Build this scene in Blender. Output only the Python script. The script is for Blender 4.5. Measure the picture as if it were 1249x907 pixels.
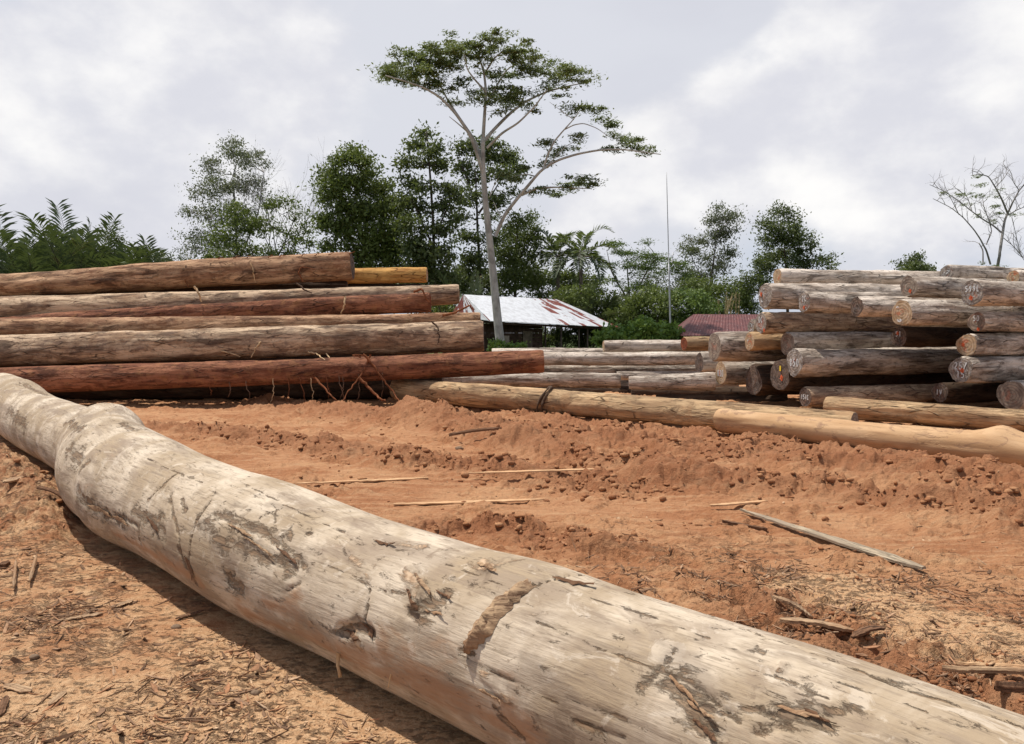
import bpy, math, random
import numpy as np
from mathutils import Vector
for o in list(bpy.data.objects): bpy.data.objects.remove(o, do_unlink=True)
S = bpy.context.scene
COL = S.collection
rad = math.radians
# ---------------------------------------------------------------- camera
CAMH = 1.6; F = 980.0; TH = math.atan(45.5/980)
cam = bpy.data.cameras.new('camera'); camo = bpy.data.objects.new('camera', cam); COL.objects.link(camo)
cam.sensor_width = 36; cam.lens = F/1249*36; cam.clip_end = 9000; cam.clip_start = .05
camo.location = (0, 0, CAMH); camo.rotation_euler = (math.pi/2-TH, 0, 0)
S.camera = camo
S.render.resolution_x = 1024; S.render.resolution_y = 744
# ---------------------------------------------------------------- light
SUN_EL = rad(69); SUN_AZ = rad(-58)          # azimuth measured from +Y towards +X
sun = bpy.data.lights.new('sun', 'SUN'); suno = bpy.data.objects.new('sun', sun); COL.objects.link(suno)
sun.energy = 4.6; sun.angle = rad(1.2); sun.color = (1, .95, .87)
sd = Vector((math.sin(SUN_AZ)*math.cos(SUN_EL), math.cos(SUN_AZ)*math.cos(SUN_EL), math.sin(SUN_EL)))
suno.rotation_euler = sd.to_track_quat('Z', 'Y').to_euler(); suno.location = (0, 0, 30)
W = bpy.data.worlds.new('World'); S.world = W; W.use_nodes = True
S.view_settings.view_transform = 'Standard'; S.view_settings.look = 'None'
S.view_settings.exposure = 0.06; S.view_settings.gamma = 1
nt = W.node_tree; nt.nodes.clear()
def nd(nt, t, **k):
    n = nt.nodes.new(t)
    for a, b in k.items():
        if a.startswith('i_'):
            key = a[2:]
            key = int(key) if key.isdigit() else key.replace('_', ' ')
            n.inputs[key].default_value = b
        else: setattr(n, a, b)
    return n
def build_world():
    L = nt.links.new
    out = nd(nt, 'ShaderNodeOutputWorld'); bg = nd(nt, 'ShaderNodeBackground'); bg.inputs[1].default_value = 1
    sky = nd(nt, 'ShaderNodeTexSky'); sky.sky_type = 'NISHITA'; sky.sun_disc = False
    sky.sun_elevation = SUN_EL; sky.sun_rotation = SUN_AZ; sky.dust_density = 2.5
    sc = nd(nt, 'ShaderNodeMix', data_type='RGBA', blend_type='MULTIPLY'); sc.inputs[0].default_value = 1
    L(sky.outputs[0], sc.inputs[6]); sc.inputs[7].default_value = (.085, .085, .085, 1)
    tc = nd(nt, 'ShaderNodeTexCoord')
    # flatten clouds toward the horizon
    mp = nd(nt, 'ShaderNodeMapping'); mp.inputs['Scale'].default_value = (1, 1, 1.5)
    L(tc.outputs['Generated'], mp.inputs[0])
    n1 = nd(nt, 'ShaderNodeTexNoise'); n1.inputs['Scale'].default_value = 2.6; n1.inputs['Detail'].default_value = 9; n1.inputs['Roughness'].default_value = .52
    n2 = nd(nt, 'ShaderNodeTexNoise'); n2.inputs['Scale'].default_value = 1.5; n2.inputs['Detail'].default_value = 5; n2.inputs['Roughness'].default_value = .45
    n3 = nd(nt, 'ShaderNodeTexNoise'); n3.inputs['Scale'].default_value = 6.5; n3.inputs['Detail'].default_value = 8; n3.inputs['Roughness'].default_value = .55
    for n in (n1, n2, n3): L(mp.outputs[0], n.inputs[0])
    def math_(op, a, b=None, c=None, clamp=False):
        m = nd(nt, 'ShaderNodeMath', operation=op); m.use_clamp = clamp
        for i, v in enumerate((a, b, c)):
            if v is None: continue
            if isinstance(v, (int, float)): m.inputs[i].default_value = v
            else: L(v, m.inputs[i])
        return m.outputs[0]
    def smooth(v, a, b):
        m = nd(nt, 'ShaderNodeMapRange', interpolation_type='SMOOTHSTEP'); L(v, m.inputs[0]); m.inputs[1].default_value = a; m.inputs[2].default_value = b
        return m.outputs[0]
    # veil over the whole sky (thin stratus), pale
    veil = smooth(n2.outputs[0], .25, .62)
    veil = math_('MULTIPLY_ADD', veil, .35, .62)
    mix1 = nd(nt, 'ShaderNodeMix', data_type='RGBA'); L(veil, mix1.inputs[0]); L(sc.outputs[2], mix1.inputs[6]); mix1.inputs[7].default_value = (.63, .655, .735, 1); skc = nd(nt, 'ShaderNodeMix', data_type='RGBA'); skc.inputs[6].default_value = (.53, .635, .79, 1); skc.inputs[7].default_value = (.70, .715, .775, 1); L(smooth(n2.outputs[0], .38, .58), skc.inputs[0]); L(skc.outputs[2], mix1.inputs[7])
    # cumulus banks: directions of soft cloud bodies, edges broken up by noise
    def cdir(px, py):
        f = Vector(((px-624.5)/F, 1, -(py-453.5)/F)); c, s = math.cos(TH), math.sin(TH)
        return Vector((f.x, c*f.y+s*f.z, -s*f.y+c*f.z)).normalized()
    body = None
    blobs = [(200, 62, .17), (320, 75, .10), (90, 105, .13), (30, 185, .11), (130, 195, .10), (-60, 210, .14), (1100, 115, .13), (1200, 60, .16), (1010, 125, .08), (900, 180, .085), (820, 195, .07),
             (730, 250, .06), (880, 240, .05), (1060, 235, .05), (1320, 80, .2), (190, 290, .05), (960, 200, .06)]
    for px, py, w in blobs:
        v = cdir(px, py)
        vm = nd(nt, 'ShaderNodeVectorMath', operation='DISTANCE'); L(tc.outputs['Generated'], vm.inputs[0]); vm.inputs[1].default_value = v
        b = math_('MULTIPLY_ADD', vm.outputs['Value'], -1/w, 1.25)
        body = b if body is None else math_('SMOOTH_MAX', body, b, .25)
    dens = math_('MULTIPLY_ADD', n1.outputs[0], 1.5, -.80)
    d3 = math_('MULTIPLY_ADD', n3.outputs[0], 1.5, -.75)
    tot = math_('ADD', math_('ADD', body, dens), d3)
    # distant banks elsewhere in the sky
    far = math_('MULTIPLY_ADD', n1.outputs[0], 3.2, -1.95)
    tot = math_('MAXIMUM', tot, far)
    m = smooth(tot, -.12, .40)
    shade = smooth(n3.outputs[0], .35, .7)
    cc = nd(nt, 'ShaderNodeMix', data_type='RGBA'); L(shade, cc.inputs[0]); cc.inputs[6].default_value = (.70, .705, .765, 1); cc.inputs[7].default_value = (1.0, .985, .965, 1)
    mix2 = nd(nt, 'ShaderNodeMix', data_type='RGBA'); L(math_('MULTIPLY', m, .9), mix2.inputs[0]); L(mix1.outputs[2], mix2.inputs[6]); L(cc.outputs[2], mix2.inputs[7])
    # grey undersides
    n4 = nd(nt, 'ShaderNodeTexNoise'); n4.inputs['Scale'].default_value = 3.1; n4.inputs['Detail'].default_value = 4
    mp2 = nd(nt, 'ShaderNodeMapping'); mp2.inputs['Scale'].default_value = (1, 1, 2.2); mp2.inputs['Location'].default_value = (3.3, 1.2, .5); L(tc.outputs['Generated'], mp2.inputs[0]); L(mp2.outputs[0], n4.inputs[0])
    g = smooth(n4.outputs[0], .48, .72)
    mix3 = nd(nt, 'ShaderNodeMix', data_type='RGBA'); L(math_('MULTIPLY', g, .38), mix3.inputs[0]); L(mix2.outputs[2], mix3.inputs[6]); mix3.inputs[7].default_value = (.60, .61, .685, 1)
    sep = nd(nt, 'ShaderNodeSeparateXYZ'); L(tc.outputs['Generated'], sep.inputs[0])
    high = smooth(sep.outputs[2], .42, .75)
    mix4 = nd(nt, 'ShaderNodeMix', data_type='RGBA'); L(math_('MULTIPLY', high, .95), mix4.inputs[0]); L(mix3.outputs[2], mix4.inputs[6]); L(sc.outputs[2], mix4.inputs[7])
    L(mix4.outputs[2], bg.inputs[0]); L(bg.outputs[0], out.inputs[0])
build_world()
# ---------------------------------------------------------------- helpers
rng = np.random.default_rng(7); random.seed(7)
def P(px, py, d):
    """world point at forward distance d (metres along +Y) that the lens sees at (px, py)."""
    c, s = math.cos(TH), math.sin(TH)
    x = (px-624.5)/F; u = -(py-453.5)/F
    y = c+s*u; z = -s+c*u
    return Vector((x/y*d, d, CAMH+z/y*d))
def G(px, py, z=0):
    v = P(px, py, 1.0)-Vector((0, 0, CAMH)); k = (z-CAMH)/v.z
    return Vector((v.x*k, v.y*k, z))
def _h(ix, iy, iz, seed):
    h = (ix*374761393 + iy*668265263 + iz*2147483647 + seed*1274126177) & 0xffffffff
    h = ((h ^ (h >> 13))*1274126177) & 0xffffffff
    h = (h ^ (h >> 16)) & 0xffffffff
    return h/4294967295.0
def vnoise(x, y, z=None, seed=0):
    x = np.asarray(x, float); y = np.asarray(y, float)
    ix = np.floor(x).astype(np.int64); iy = np.floor(y).astype(np.int64)
    fx = x-ix; fy = y-iy; fx = fx*fx*(3-2*fx); fy = fy*fy*(3-2*fy)
    if z is None:
        a = _h(ix, iy, 0, seed); b = _h(ix+1, iy, 0, seed); c = _h(ix, iy+1, 0, seed); d = _h(ix+1, iy+1, 0, seed)
        return (a*(1-fx)+b*fx)*(1-fy)+(c*(1-fx)+d*fx)*fy
    z = np.asarray(z, float); iz = np.floor(z).astype(np.int64); fz = z-iz; fz = fz*fz*(3-2*fz)
    r = 0
    for k, w in ((0, 1-fz), (1, fz)):
        a = _h(ix, iy, iz+k, seed); b = _h(ix+1, iy, iz+k, seed); c = _h(ix, iy+1, iz+k, seed); d = _h(ix+1, iy+1, iz+k, seed)
        r = r+w*((a*(1-fx)+b*fx)*(1-fy)+(c*(1-fx)+d*fx)*fy)
    return r
def fbm(x, y, z=None, o=4, seed=0, g=.5, ridge=False):
    s = 0; a = 1; t = 0; k = 1
    for i in range(o):
        n = vnoise(np.asarray(x)*k+i*17.3, np.asarray(y)*k-i*9.1, None if z is None else np.asarray(z)*k, seed+i)
        if ridge: n = 1-abs(2*n-1)
        s = s+a*n; t += a; a *= g; k *= 2.03
    return s/t
def sstep(a, b, x):
    t = np.clip((x-a)/(b-a), 0, 1); return t*t*(3-2*t)
def mesh_np(name, V, Fq, smooth=True, mats=(), parent=None, link=True):
    V = np.asarray(V, np.float32); Fq = np.asarray(Fq, np.int32)
    me = bpy.data.meshes.new(name)
    me.vertices.add(len(V)); me.vertices.foreach_set('co', V.ravel())
    k = Fq.shape[1]
    me.loops.add(Fq.size); me.loops.foreach_set('vertex_index', Fq.ravel())
    me.polygons.add(len(Fq)); me.polygons.foreach_set('loop_start', np.arange(0, Fq.size, k, dtype=np.int32))
    me.polygons.foreach_set('loop_total', np.full(len(Fq), k, np.int32))
    me.polygons.foreach_set('use_smooth', np.full(len(Fq), smooth, bool))
    me.update(calc_edges=True)
    for m in mats: me.materials.append(m)
    o = bpy.data.objects.new(name, me)
    if link: COL.objects.link(o)
    if parent: o.parent = parent
    return o
def attr(o, name, data, typ='FLOAT', dom='POINT'):
    a = o.data.attributes.new(name, typ, dom)
    key = {'FLOAT': 'value', 'FLOAT_VECTOR': 'vector', 'FLOAT_COLOR': 'color'}[typ]
    a.data.foreach_set(key, np.asarray(data, np.float32).ravel())
def mesh_py(name, vs, fs, mat=None, parent=None, smooth=False):
    me = bpy.data.meshes.new(name); me.from_pydata([tuple(v) for v in vs], [], fs); me.update()
    if smooth:
        for p in me.polygons: p.use_smooth = True
    if mat: me.materials.append(mat)
    o = bpy.data.objects.new(name, me); COL.objects.link(o)
    if parent: o.parent = parent
    return o
def empty(name, loc, label=None, cat=None, group=None):
    o = bpy.data.objects.new(name, None); o.empty_display_size = .2; COL.objects.link(o); o.location = loc
    if label: tag(o, label, cat, group)
    return o
def tag(o, label=None, cat=None, group=None, kind=None):
    if label: o['label'] = label
    if cat: o['category'] = cat
    if group: o['group'] = group
    if kind: o['kind'] = kind
    return o
def tubes(name, lines, mat, parent=None, seg=6, smooth=True):
    """lines: list of (points Nx3, radii N) -> one mesh"""
    V = []; Fs = []; base = 0
    for pts, rr in lines:
        pts = np.asarray([tuple(p) for p in pts], float); n = len(pts); rr = np.broadcast_to(np.asarray(rr, float), (n,))
        T = np.gradient(pts, axis=0); T /= np.linalg.norm(T, axis=1)[:, None]+1e-9
        ref = np.array([0, 0, 1.]) if abs(T[0, 2]) < .9 else np.array([1., 0, 0])
        A = np.cross(T, ref); A /= np.linalg.norm(A, axis=1)[:, None]+1e-9; B = np.cross(T, A)
        a = np.arange(seg)/seg*2*np.pi
        ring = pts[:, None]+rr[:, None, None]*(np.cos(a)[None, :, None]*A[:, None]+np.sin(a)[None, :, None]*B[:, None])
        V.append(ring.reshape(-1, 3))
        i = np.arange(n-1)[:, None]*seg; j = np.arange(seg)[None]; j2 = (j+1) % seg
        q = np.stack([i+j, i+j2, i+seg+j2, i+seg+j], -1).reshape(-1, 4)+base
        Fs.append(q); base += n*seg
        # caps as degenerate-free fan quads (seg even)
        for off in (0, (n-1)*seg):
            st = base-n*seg+off
            for k in range(seg//2-1): Fs.append(np.array([[st, st+2*k+1, st+2*k+2, st+(2*k+3) % seg]]))
    return mesh_np(name, np.concatenate(V), np.concatenate(Fs), smooth, [mat] if mat else [], parent)
# ---------------------------------------------------------------- materials
def new_mat(name, rough=.9, spec=.2):
    m = bpy.data.materials.new(name); m.use_nodes = True
    b = m.node_tree.nodes['Principled BSDF']; b.inputs['Roughness'].default_value = rough
    b.inputs['Specular IOR Level'].default_value = spec
    return m, m.node_tree, b
class N:
    """little node-graph writer"""
    def __init__(s, nt): s.nt = nt; s.L = nt.links.new
    def _in(s, sock, v):
        if hasattr(v, 'links') or hasattr(v, 'is_linked'): s.L(v, sock)
        else: sock.default_value = v
    def noise(s, vec, scale, det=4, rough=.5, dist=0, w=None):
        n = nd(s.nt, 'ShaderNodeTexNoise'); 
        if vec is not None: s.L(vec, n.inputs['Vector'])
        n.inputs['Scale'].default_value = scale; n.inputs['Detail'].default_value = det; n.inputs['Roughness'].default_value = rough; n.inputs['Distortion'].default_value = dist
        return n.outputs[0]
    def voro(s, vec, scale, feat='F1', out=0, rnd=1):
        n = nd(s.nt, 'ShaderNodeTexVoronoi'); n.feature = feat; s.L(vec, n.inputs['Vector']); n.inputs['Scale'].default_value = scale; n.inputs['Randomness'].default_value = rnd
        return n.outputs[out]
    def m(s, op, a, b=None, c=None, clamp=False):
        n = nd(s.nt, 'ShaderNodeMath', operation=op); n.use_clamp = clamp
        for i, v in enumerate((a, b, c)):
            if v is not None: s._in(n.inputs[i], v)
        return n.outputs[0]
    def rng(s, v, a, b, c=0, d=1, sm=True):
        n = nd(s.nt, 'ShaderNodeMapRange', interpolation_type='SMOOTHSTEP' if sm else 'LINEAR'); s.L(v, n.inputs[0])
        for i, x in enumerate((a, b, c, d)): n.inputs[i+1].default_value = x
        return n.outputs[0]
    def mix(s, f, a, b, mode='MIX'):
        n = nd(s.nt, 'ShaderNodeMix', data_type='RGBA', blend_type=mode)
        s._in(n.inputs[0], f)
        for i, v in ((6, a), (7, b)):
            if isinstance(v, tuple) and len(v) == 3: v = (*v, 1)
            s._in(n.inputs[i], v)
        return n.outputs[2]
    def ramp(s, v, stops):
        n = nd(s.nt, 'ShaderNodeValToRGB'); s.L(v, n.inputs[0]); e = n.color_ramp.elements
        while len(e) < len(stops): e.new(.5)
        for x, (p, c) in zip(e, stops): x.position = p; x.color = (*c, 1) if len(c) == 3 else c
        return n.outputs[0]
    def mapv(s, vec, scale=(1, 1, 1), loc=(0, 0, 0)):
        n = nd(s.nt, 'ShaderNodeMapping'); s.L(vec, n.inputs[0]); n.inputs['Scale'].default_value = scale
        s._in(n.inputs['Location'], loc); return n.outputs[0]
    def at(s, name, out='Fac'):
        n = nd(s.nt, 'ShaderNodeAttribute'); n.attribute_name = name; return n.outputs[out]
    def obj(s): return nd(s.nt, 'ShaderNodeTexCoord').outputs['Object']
    def oinfo(s): return nd(s.nt, 'ShaderNodeObjectInfo').outputs['Random']
    def bump(s, h, strength, dist, b, normal=None):
        n = nd(s.nt, 'ShaderNodeBump'); s.L(h, n.inputs['Height']); n.inputs['Strength'].default_value = strength; n.inputs['Distance'].default_value = dist
        if normal is not None: s.L(normal, n.inputs['Normal'])
        s.L(n.outputs[0], b.inputs['Normal']); return n.outputs[0]

def wood_mat(name, light, mid, dark, stripe, dirt, dirt_amt=.5, grain=1.0, bumpd=.02, plaques=.5, rough=.9):
    """weathered log side. attribute lc = (r cos a, r sin a, length)"""
    m, t, b = new_mat(name, rough, .15); n = N(t)
    lc = n.at('lc', 'Vector'); rnd = n.at('rnd')
    off = nd(t, 'ShaderNodeCombineXYZ'); t.links.new(n.m('MULTIPLY', rnd, 37.0), off.inputs[0]); t.links.new(n.m('MULTIPLY', rnd, 91.0), off.inputs[2])
    ad = nd(t, 'ShaderNodeVectorMath', operation='ADD'); t.links.new(lc, ad.inputs[0]); t.links.new(off.outputs[0], ad.inputs[1]); v = ad.outputs[0]
    vs = n.mapv(v, (1, 1, .10)); vm = n.mapv(v, (1, 1, .32))
    fine = n.noise(vs, 42*grain, 5, .65, .3); med = n.noise(vm, 7, 5, .6, .6); big = n.noise(v, 1.3, 4, .55, .4); blot = n.noise(vm, 3.2, 6, .65, .8)
    c = n.mix(n.rng(med, .35, .66), mid, light)
    c = n.mix(n.m('MULTIPLY', n.rng(big, .42, .62), .75), c, stripe)
    st2 = n.noise(n.mapv(v, (1, 1, .16)), 5.5, 6, .68, .35); c = n.mix(n.m('MULTIPLY', n.rng(st2, .50, .60), .8), c, tuple(min(1, q*1.25) for q in light)); c = n.mix(n.m('MULTIPLY', n.rng(st2, .34, .46, 1, 0), .7), c, tuple(q*1.3 for q in dark))
    c = n.mix(n.m('MULTIPLY', n.rng(blot, .54, .63), plaques), c, dark)
    cr = n.rng(fine, .30, .46, 1, 0)
    c = n.mix(n.m('MULTIPLY', cr, .75), c, dark)
    crack = n.voro(n.mapv(v, (1, 1, .13)), 11, 'DISTANCE_TO_EDGE'); ck = n.rng(crack, .0, .05, 1, 0); ck = n.m('MULTIPLY', ck, n.rng(n.noise(vm, 5, 3), .45, .6))
    c = n.mix(n.m('MULTIPLY', ck, .8), c, tuple(x*.35 for x in dark))
    dn = n.noise(v, 4.5, 6, .62, .5); dm = n.m('MULTIPLY', n.rng(dn, .5, .66), dirt_amt)
    c = n.mix(dm, c, dirt)
    if plaques >= .55:
        p1 = n.noise(n.mapv(v, (1, 1, .22)), 2.1, 7, .66, .9); c = n.mix(n.m('MULTIPLY', n.rng(p1, .54, .60), .75), c, tuple(min(1, q*1.35) for q in light))
        p2 = n.noise(n.mapv(v, (1, 1, .26)), 3.0, 7, .68, .7); c = n.mix(n.m('MULTIPLY', n.rng(p2, .56, .64), .7), c, tuple(q*.8 for q in dark))
        p3 = n.noise(v, 14, 5, .7, .4); c = n.mix(n.m('MULTIPLY', n.rng(p3, .56, .66), .45), c, tuple(q*.7 for q in dark))
    t.links.new(c, b.inputs['Base Color'])
    h = n.m('ADD', n.m('MULTIPLY', fine, .35), n.m('ADD', n.m('MULTIPLY', med, .8), n.m('MULTIPLY', ck, -.7)))
    h = n.m('ADD', h, n.m('MULTIPLY', n.rng(blot, .54, .6), -.4))
    n.bump(h, .8, bumpd, b)
    return m
M = {}
M['red'] = wood_mat('red_bark_log', (.26, .115, .065), (.145, .054, .032), (.042, .018, .012), (.18, .068, .037), (.38, .19, .08), .35, 1, .035, .6)
M['brown'] = wood_mat('brown_bark_log', (.46, .29, .175), (.27, .145, .085), (.07, .036, .024), (.22, .105, .055), (.40, .25, .14), .5, 1, .035, .6)
M['greybrown'] = wood_mat('grey_brown_log', (.50, .37, .25), (.31, .205, .135), (.085, .055, .04), (.28, .17, .10), (.15, .095, .075), .5, 1, .03, .6)
M['shade_or_wet'] = wood_mat('shade_darkened_log', (.09, .06, .04), (.05, .032, .022), (.02, .013, .01), (.07, .04, .025), (.08, .04, .02), .3)  # near-black colour stands in for shade in the stack hollows
M['orange'] = wood_mat('yellow_debarked_log', (.62, .36, .12), (.48, .24, .07), (.22, .09, .03), (.55, .30, .09), (.34, .15, .05), .5, 1, .02)
M['grey'] = wood_mat('weathered_grey_log', (.50, .435, .365), (.29, .235, .19), (.065, .048, .038), (.34, .27, .215), (.22, .16, .12), .45, 1, .03, .6)
M['pale'] = wood_mat('pale_weathered_log', (.60, .52, .44), (.40, .33, .265), (.10, .075, .058), (.43, .35, .285), (.30, .22, .165), .45, 1, .025, .55)
M['ochre'] = wood_mat('ochre_cracked_log', (.47, .325, .185), (.30, .195, .11), (.09, .055, .034), (.35, .225, .125), (.42, .25, .13), .5, .8, .035)
def clay_mat():
    m, t, b = new_mat('clay_coated_log', .85, .2); n = N(t)
    lc = n.at('lc', 'Vector'); v = lc
    a = n.noise(n.mapv(v, (1, 1, .3)), 4, 4, .55, .4); bl = n.noise(n.mapv(v, (1, 1, .45)), 2.6, 6, .62, .9); f = n.noise(v, 60, 3, .6)
    c = n.mix(n.rng(a, .35, .7), (.46, .28, .145), (.58, .385, .22))
    c = n.mix(n.m('MULTIPLY', n.rng(bl, .57, .66), .75), c, (.25, .15, .10))
    sc = n.at('scar'); c = n.mix(n.m('MULTIPLY', sc, n.rng(bl, .3, .5, .4, 1)), c, (.11, .07, .05))
    g_ = n.noise(n.mapv(v, (1, 1, .08)), 30, 6, .7, .3); c = n.mix(n.m('MULTIPLY', n.rng(g_, .36, .47, 1, 0), .55), c, (.34, .20, .11)); h2 = n.noise(n.mapv(v, (1, 1, .5)), 5.5, 7, .7, .8); c = n.mix(n.m('MULTIPLY', n.rng(h2, .54, .62), .65), c, (.27, .16, .10)); c = n.mix(n.m('MULTIPLY', n.rng(f, .5, .75), .25), c, (.42, .22, .11))
    t.links.new(c, b.inputs['Base Color'])
    n.bump(n.m('ADD', n.m('MULTIPLY', a, .8), n.m('ADD', n.m('MULTIPLY', f, .15), n.m('MULTIPLY', n.rng(bl, .56, .6), -.4))), .7, .02, b)
    return m
M['clay'] = clay_mat()
def end_mat(name, light, dark, paint=0.0, red=.3):
    """sawn face: object coords, face lies in local XY, rings about Z"""
    m, t, b = new_mat(name, .9, .15); n = N(t)
    v = n.at('fc', 'Vector'); rnd = n.at('rnd')
    off = nd(t, 'ShaderNodeCombineXYZ'); t.links.new(n.m('MULTIPLY', rnd, 53.0), off.inputs[2])
    ad = nd(t, 'ShaderNodeVectorMath', operation='ADD'); t.links.new(v, ad.inputs[0]); t.links.new(off.outputs[0], ad.inputs[1]); w = ad.outputs[0]
    ln = nd(t, 'ShaderNodeVectorMath', operation='LENGTH'); t.links.new(v, ln.inputs[0]); r = ln.outputs['Value']
    wob = n.noise(w, 7, 3, .5); rr = n.m('ADD', r, n.m('MULTIPLY', wob, .05))
    ring = n.m('SINE', n.m('MULTIPLY', rr, 120.0)); bl = n.noise(w, 9, 5, .6, .5)
    c = n.mix(n.rng(bl, .35, .65), dark, light)
    c = n.mix(n.m('MULTIPLY', n.rng(ring, .0, 1), .45), c, tuple(x*.5 for x in dark))
    core = n.noise(w, 5, 4, .6, 1.0); c = n.mix(n.m('MULTIPLY', n.m('MULTIPLY', n.rng(core, .52, .60), n.rng(r, .05, .22, 1, 0)), red), c, (.48, .11, .045))
    pw = n.noise(w, 14, 5, .7, 1.2); c = n.mix(n.m('MULTIPLY', n.rng(pw, .52, .58), paint), c, (.62, .63, .64))
    at = nd(t, 'ShaderNodeVectorMath', operation='MULTIPLY'); at.inputs[1].default_value = (1, 1, 0); t.links.new(v, at.inputs[0])
    sp = nd(t, 'ShaderNodeSeparateXYZ'); t.links.new(v, sp.inputs[0]); ang = n.m('ARCTAN2', sp.outputs[0], sp.outputs[1])
    cv = nd(t, 'ShaderNodeCombineXYZ'); t.links.new(n.m('MULTIPLY', ang, 3.0), cv.inputs[0]); t.links.new(n.m('MULTIPLY', rnd, 33.0), cv.inputs[1]); t.links.new(n.m('MULTIPLY', r, 2.0), cv.inputs[2])
    ck = n.rng(n.noise(cv.outputs[0], 3.2, 2, .6), .26, .34, 1, 0); c = n.mix(n.m('MULTIPLY', ck, .8), c, (.03, .02, .015))
    t.links.new(c, b.inputs['Base Color'])
    n.bump(n.m('ADD', n.m('MULTIPLY', bl, .5), n.m('ADD', n.m('MULTIPLY', ring, .1), n.m('MULTIPLY', ck, -.8))), .6, .02, b)
    return m
M['end_grey'] = end_mat('grey_sawn_face', (.34, .28, .22), (.17, .13, .105))
M['end_tan'] = end_mat('tan_sawn_face', (.52, .38, .24), (.32, .21, .12), .15, .6)
M['end_paint'] = end_mat('painted_sawn_face', (.34, .29, .24), (.14, .11, .09), .30, .35)
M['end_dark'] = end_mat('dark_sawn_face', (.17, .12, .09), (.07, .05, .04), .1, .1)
M['end_red'] = end_mat('red_sawn_face', (.30, .10, .05), (.16, .05, .025))
def flat(name, c, rough=.8, spec=.3, var=.25, scale=8, bump=0):
    m, t, b = new_mat(name, rough, spec); n = N(t); v = n.obj()
    x = n.noise(v, scale, 5, .6, .3)
    t.links.new(n.mix(n.rng(x, .3, .7), tuple(q*(1-var) for q in c), tuple(min(1, q*(1+var)) for q in c)), b.inputs['Base Color'])
    if bump: n.bump(x, .6, bump, b)
    return m
M['white_paint'] = flat('white_marking_paint', (.60, .61, .61), .6, .3, .12, 40)
M['orange_paint'] = flat('orange_marking_paint', (.62, .13, .05), .6, .3, .2, 40)
M['yellow_tag'] = flat('yellow_tag_plastic', (.75, .55, .03), .5, .4, .05)
M['twig'] = flat('dry_twig_bark', (.17, .10, .065), .95, .1, .4, 6)
M['redstrip'] = flat('red_bark_strip', (.20, .075, .035), .95, .1, .4, 9)
M['palestrip'] = flat('pale_bark_fibre', (.55, .38, .22), .95, .1, .3, 9)
M['vine'] = flat('dark_vine', (.10, .065, .045), .95, .1, .3, 20)
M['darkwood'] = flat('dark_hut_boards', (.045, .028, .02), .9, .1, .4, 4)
M['post'] = flat('grey_timber_post', (.10, .08, .06), .9, .1, .3, 4)
M['metal'] = flat('galvanised_pole', (.42, .42, .43), .5, .5, .15, 2)
M['concrete'] = flat('grey_board', (.22, .19, .16), .9, .1, .2, 3)
def splinter_mat(name, a, bb, d):
    m, t, b = new_mat(name, .9, .1); n = N(t); v = n.obj()
    f = n.noise(n.mapv(v, (.5, 8, 8)), 9, 5, .65, .2); g = n.noise(v, 3, 4, .5)
    c = n.mix(n.rng(f, .35, .62), d, a); c = n.mix(n.rng(g, .4, .65), c, bb); c = n.mix(n.rng(f, .25, .4, .9, 0), c, d)
    t.links.new(c, b.inputs['Base Color']); n.bump(f, .8, .01, b); return m
M['plank'] = splinter_mat('weathered_plank', (.46, .37, .26), (.32, .25, .18), (.07, .055, .04))
M['slat'] = splinter_mat('fresh_split_wood', (.70, .47, .27), (.58, .35, .19), (.30, .15, .07))
M['bark'] = splinter_mat('broken_bark', (.22, .12, .07), (.15, .08, .045), (.05, .028, .018))
M['paleBark'] = splinter_mat('pale_broken_bark', (.48, .33, .20), (.35, .21, .12), (.14, .08, .05))
def leaf_mat(name, c1, c2, c3=None, tr=.25):
    m, t, b = new_mat(name, .55, .35); n = N(t)
    r = n.at('rnd'); c = n.mix(r, c1, c2)
    if c3: c = n.mix(n.rng(r, .86, .95), c, c3)
    t.links.new(c, b.inputs['Base Color'])
    tl = nd(t, 'ShaderNodeBsdfTranslucent'); t.links.new(n.mix(.5, c, (.25, .32, .04), 'MIX'), tl.inputs[0])
    ms = nd(t, 'ShaderNodeMixShader'); ms.inputs[0].default_value = tr
    t.links.new(b.outputs[0], ms.inputs[1]); t.links.new(tl.outputs[0], ms.inputs[2]); t.links.new(ms.outputs[0], t.nodes['Material Output'].inputs[0])
    return m
M['leaf_mid'] = leaf_mat('mid_green_leaves', (.08, .108, .03), (.17, .215, .058))
M['leaf_dark'] = leaf_mat('dark_green_leaves', (.058, .08, .03), (.135, .165, .06))
M['leaf_grey'] = leaf_mat('grey_green_leaves', (.085, .10, .065), (.17, .185, .12), (.22, .2, .15))
M['leaf_bright'] = leaf_mat('bright_green_leaves', (.08, .16, .03), (.17, .28, .06), None, .35)
M['leaf_feather'] = leaf_mat('feathery_green_leaves', (.085, .135, .035), (.15, .22, .06))
M['leaf_tall'] = leaf_mat('tall_tree_leaves', (.10, .13, .055), (.19, .23, .10))
M['palm'] = leaf_mat('palm_leaflets', (.06, .085, .04), (.14, .175, .08), (.24, .22, .10), .12)
M['palm_grey'] = leaf_mat('greyish_palm_leaflets', (.06, .085, .05), (.12, .15, .085))
M['reed'] = leaf_mat('dry_reed_plumes', (.30, .22, .13), (.42, .33, .2))
def trunk_mat(name, a, bb):
    m, t, b = new_mat(name, .9, .15); n = N(t); v = n.obj()
    x = n.noise(n.mapv(v, (1, 1, .35)), 5, 6, .65, .5); y = n.noise(v, 1.2, 4, .6)
    c = n.mix(n.rng(x, .35, .65), bb, a); c = n.mix(n.m('MULTIPLY', n.rng(y, .5, .65), .6), c, tuple(q*.55 for q in bb))
    t.links.new(c, b.inputs['Base Color']); n.bump(x, .6, .03, b); return m
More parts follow.
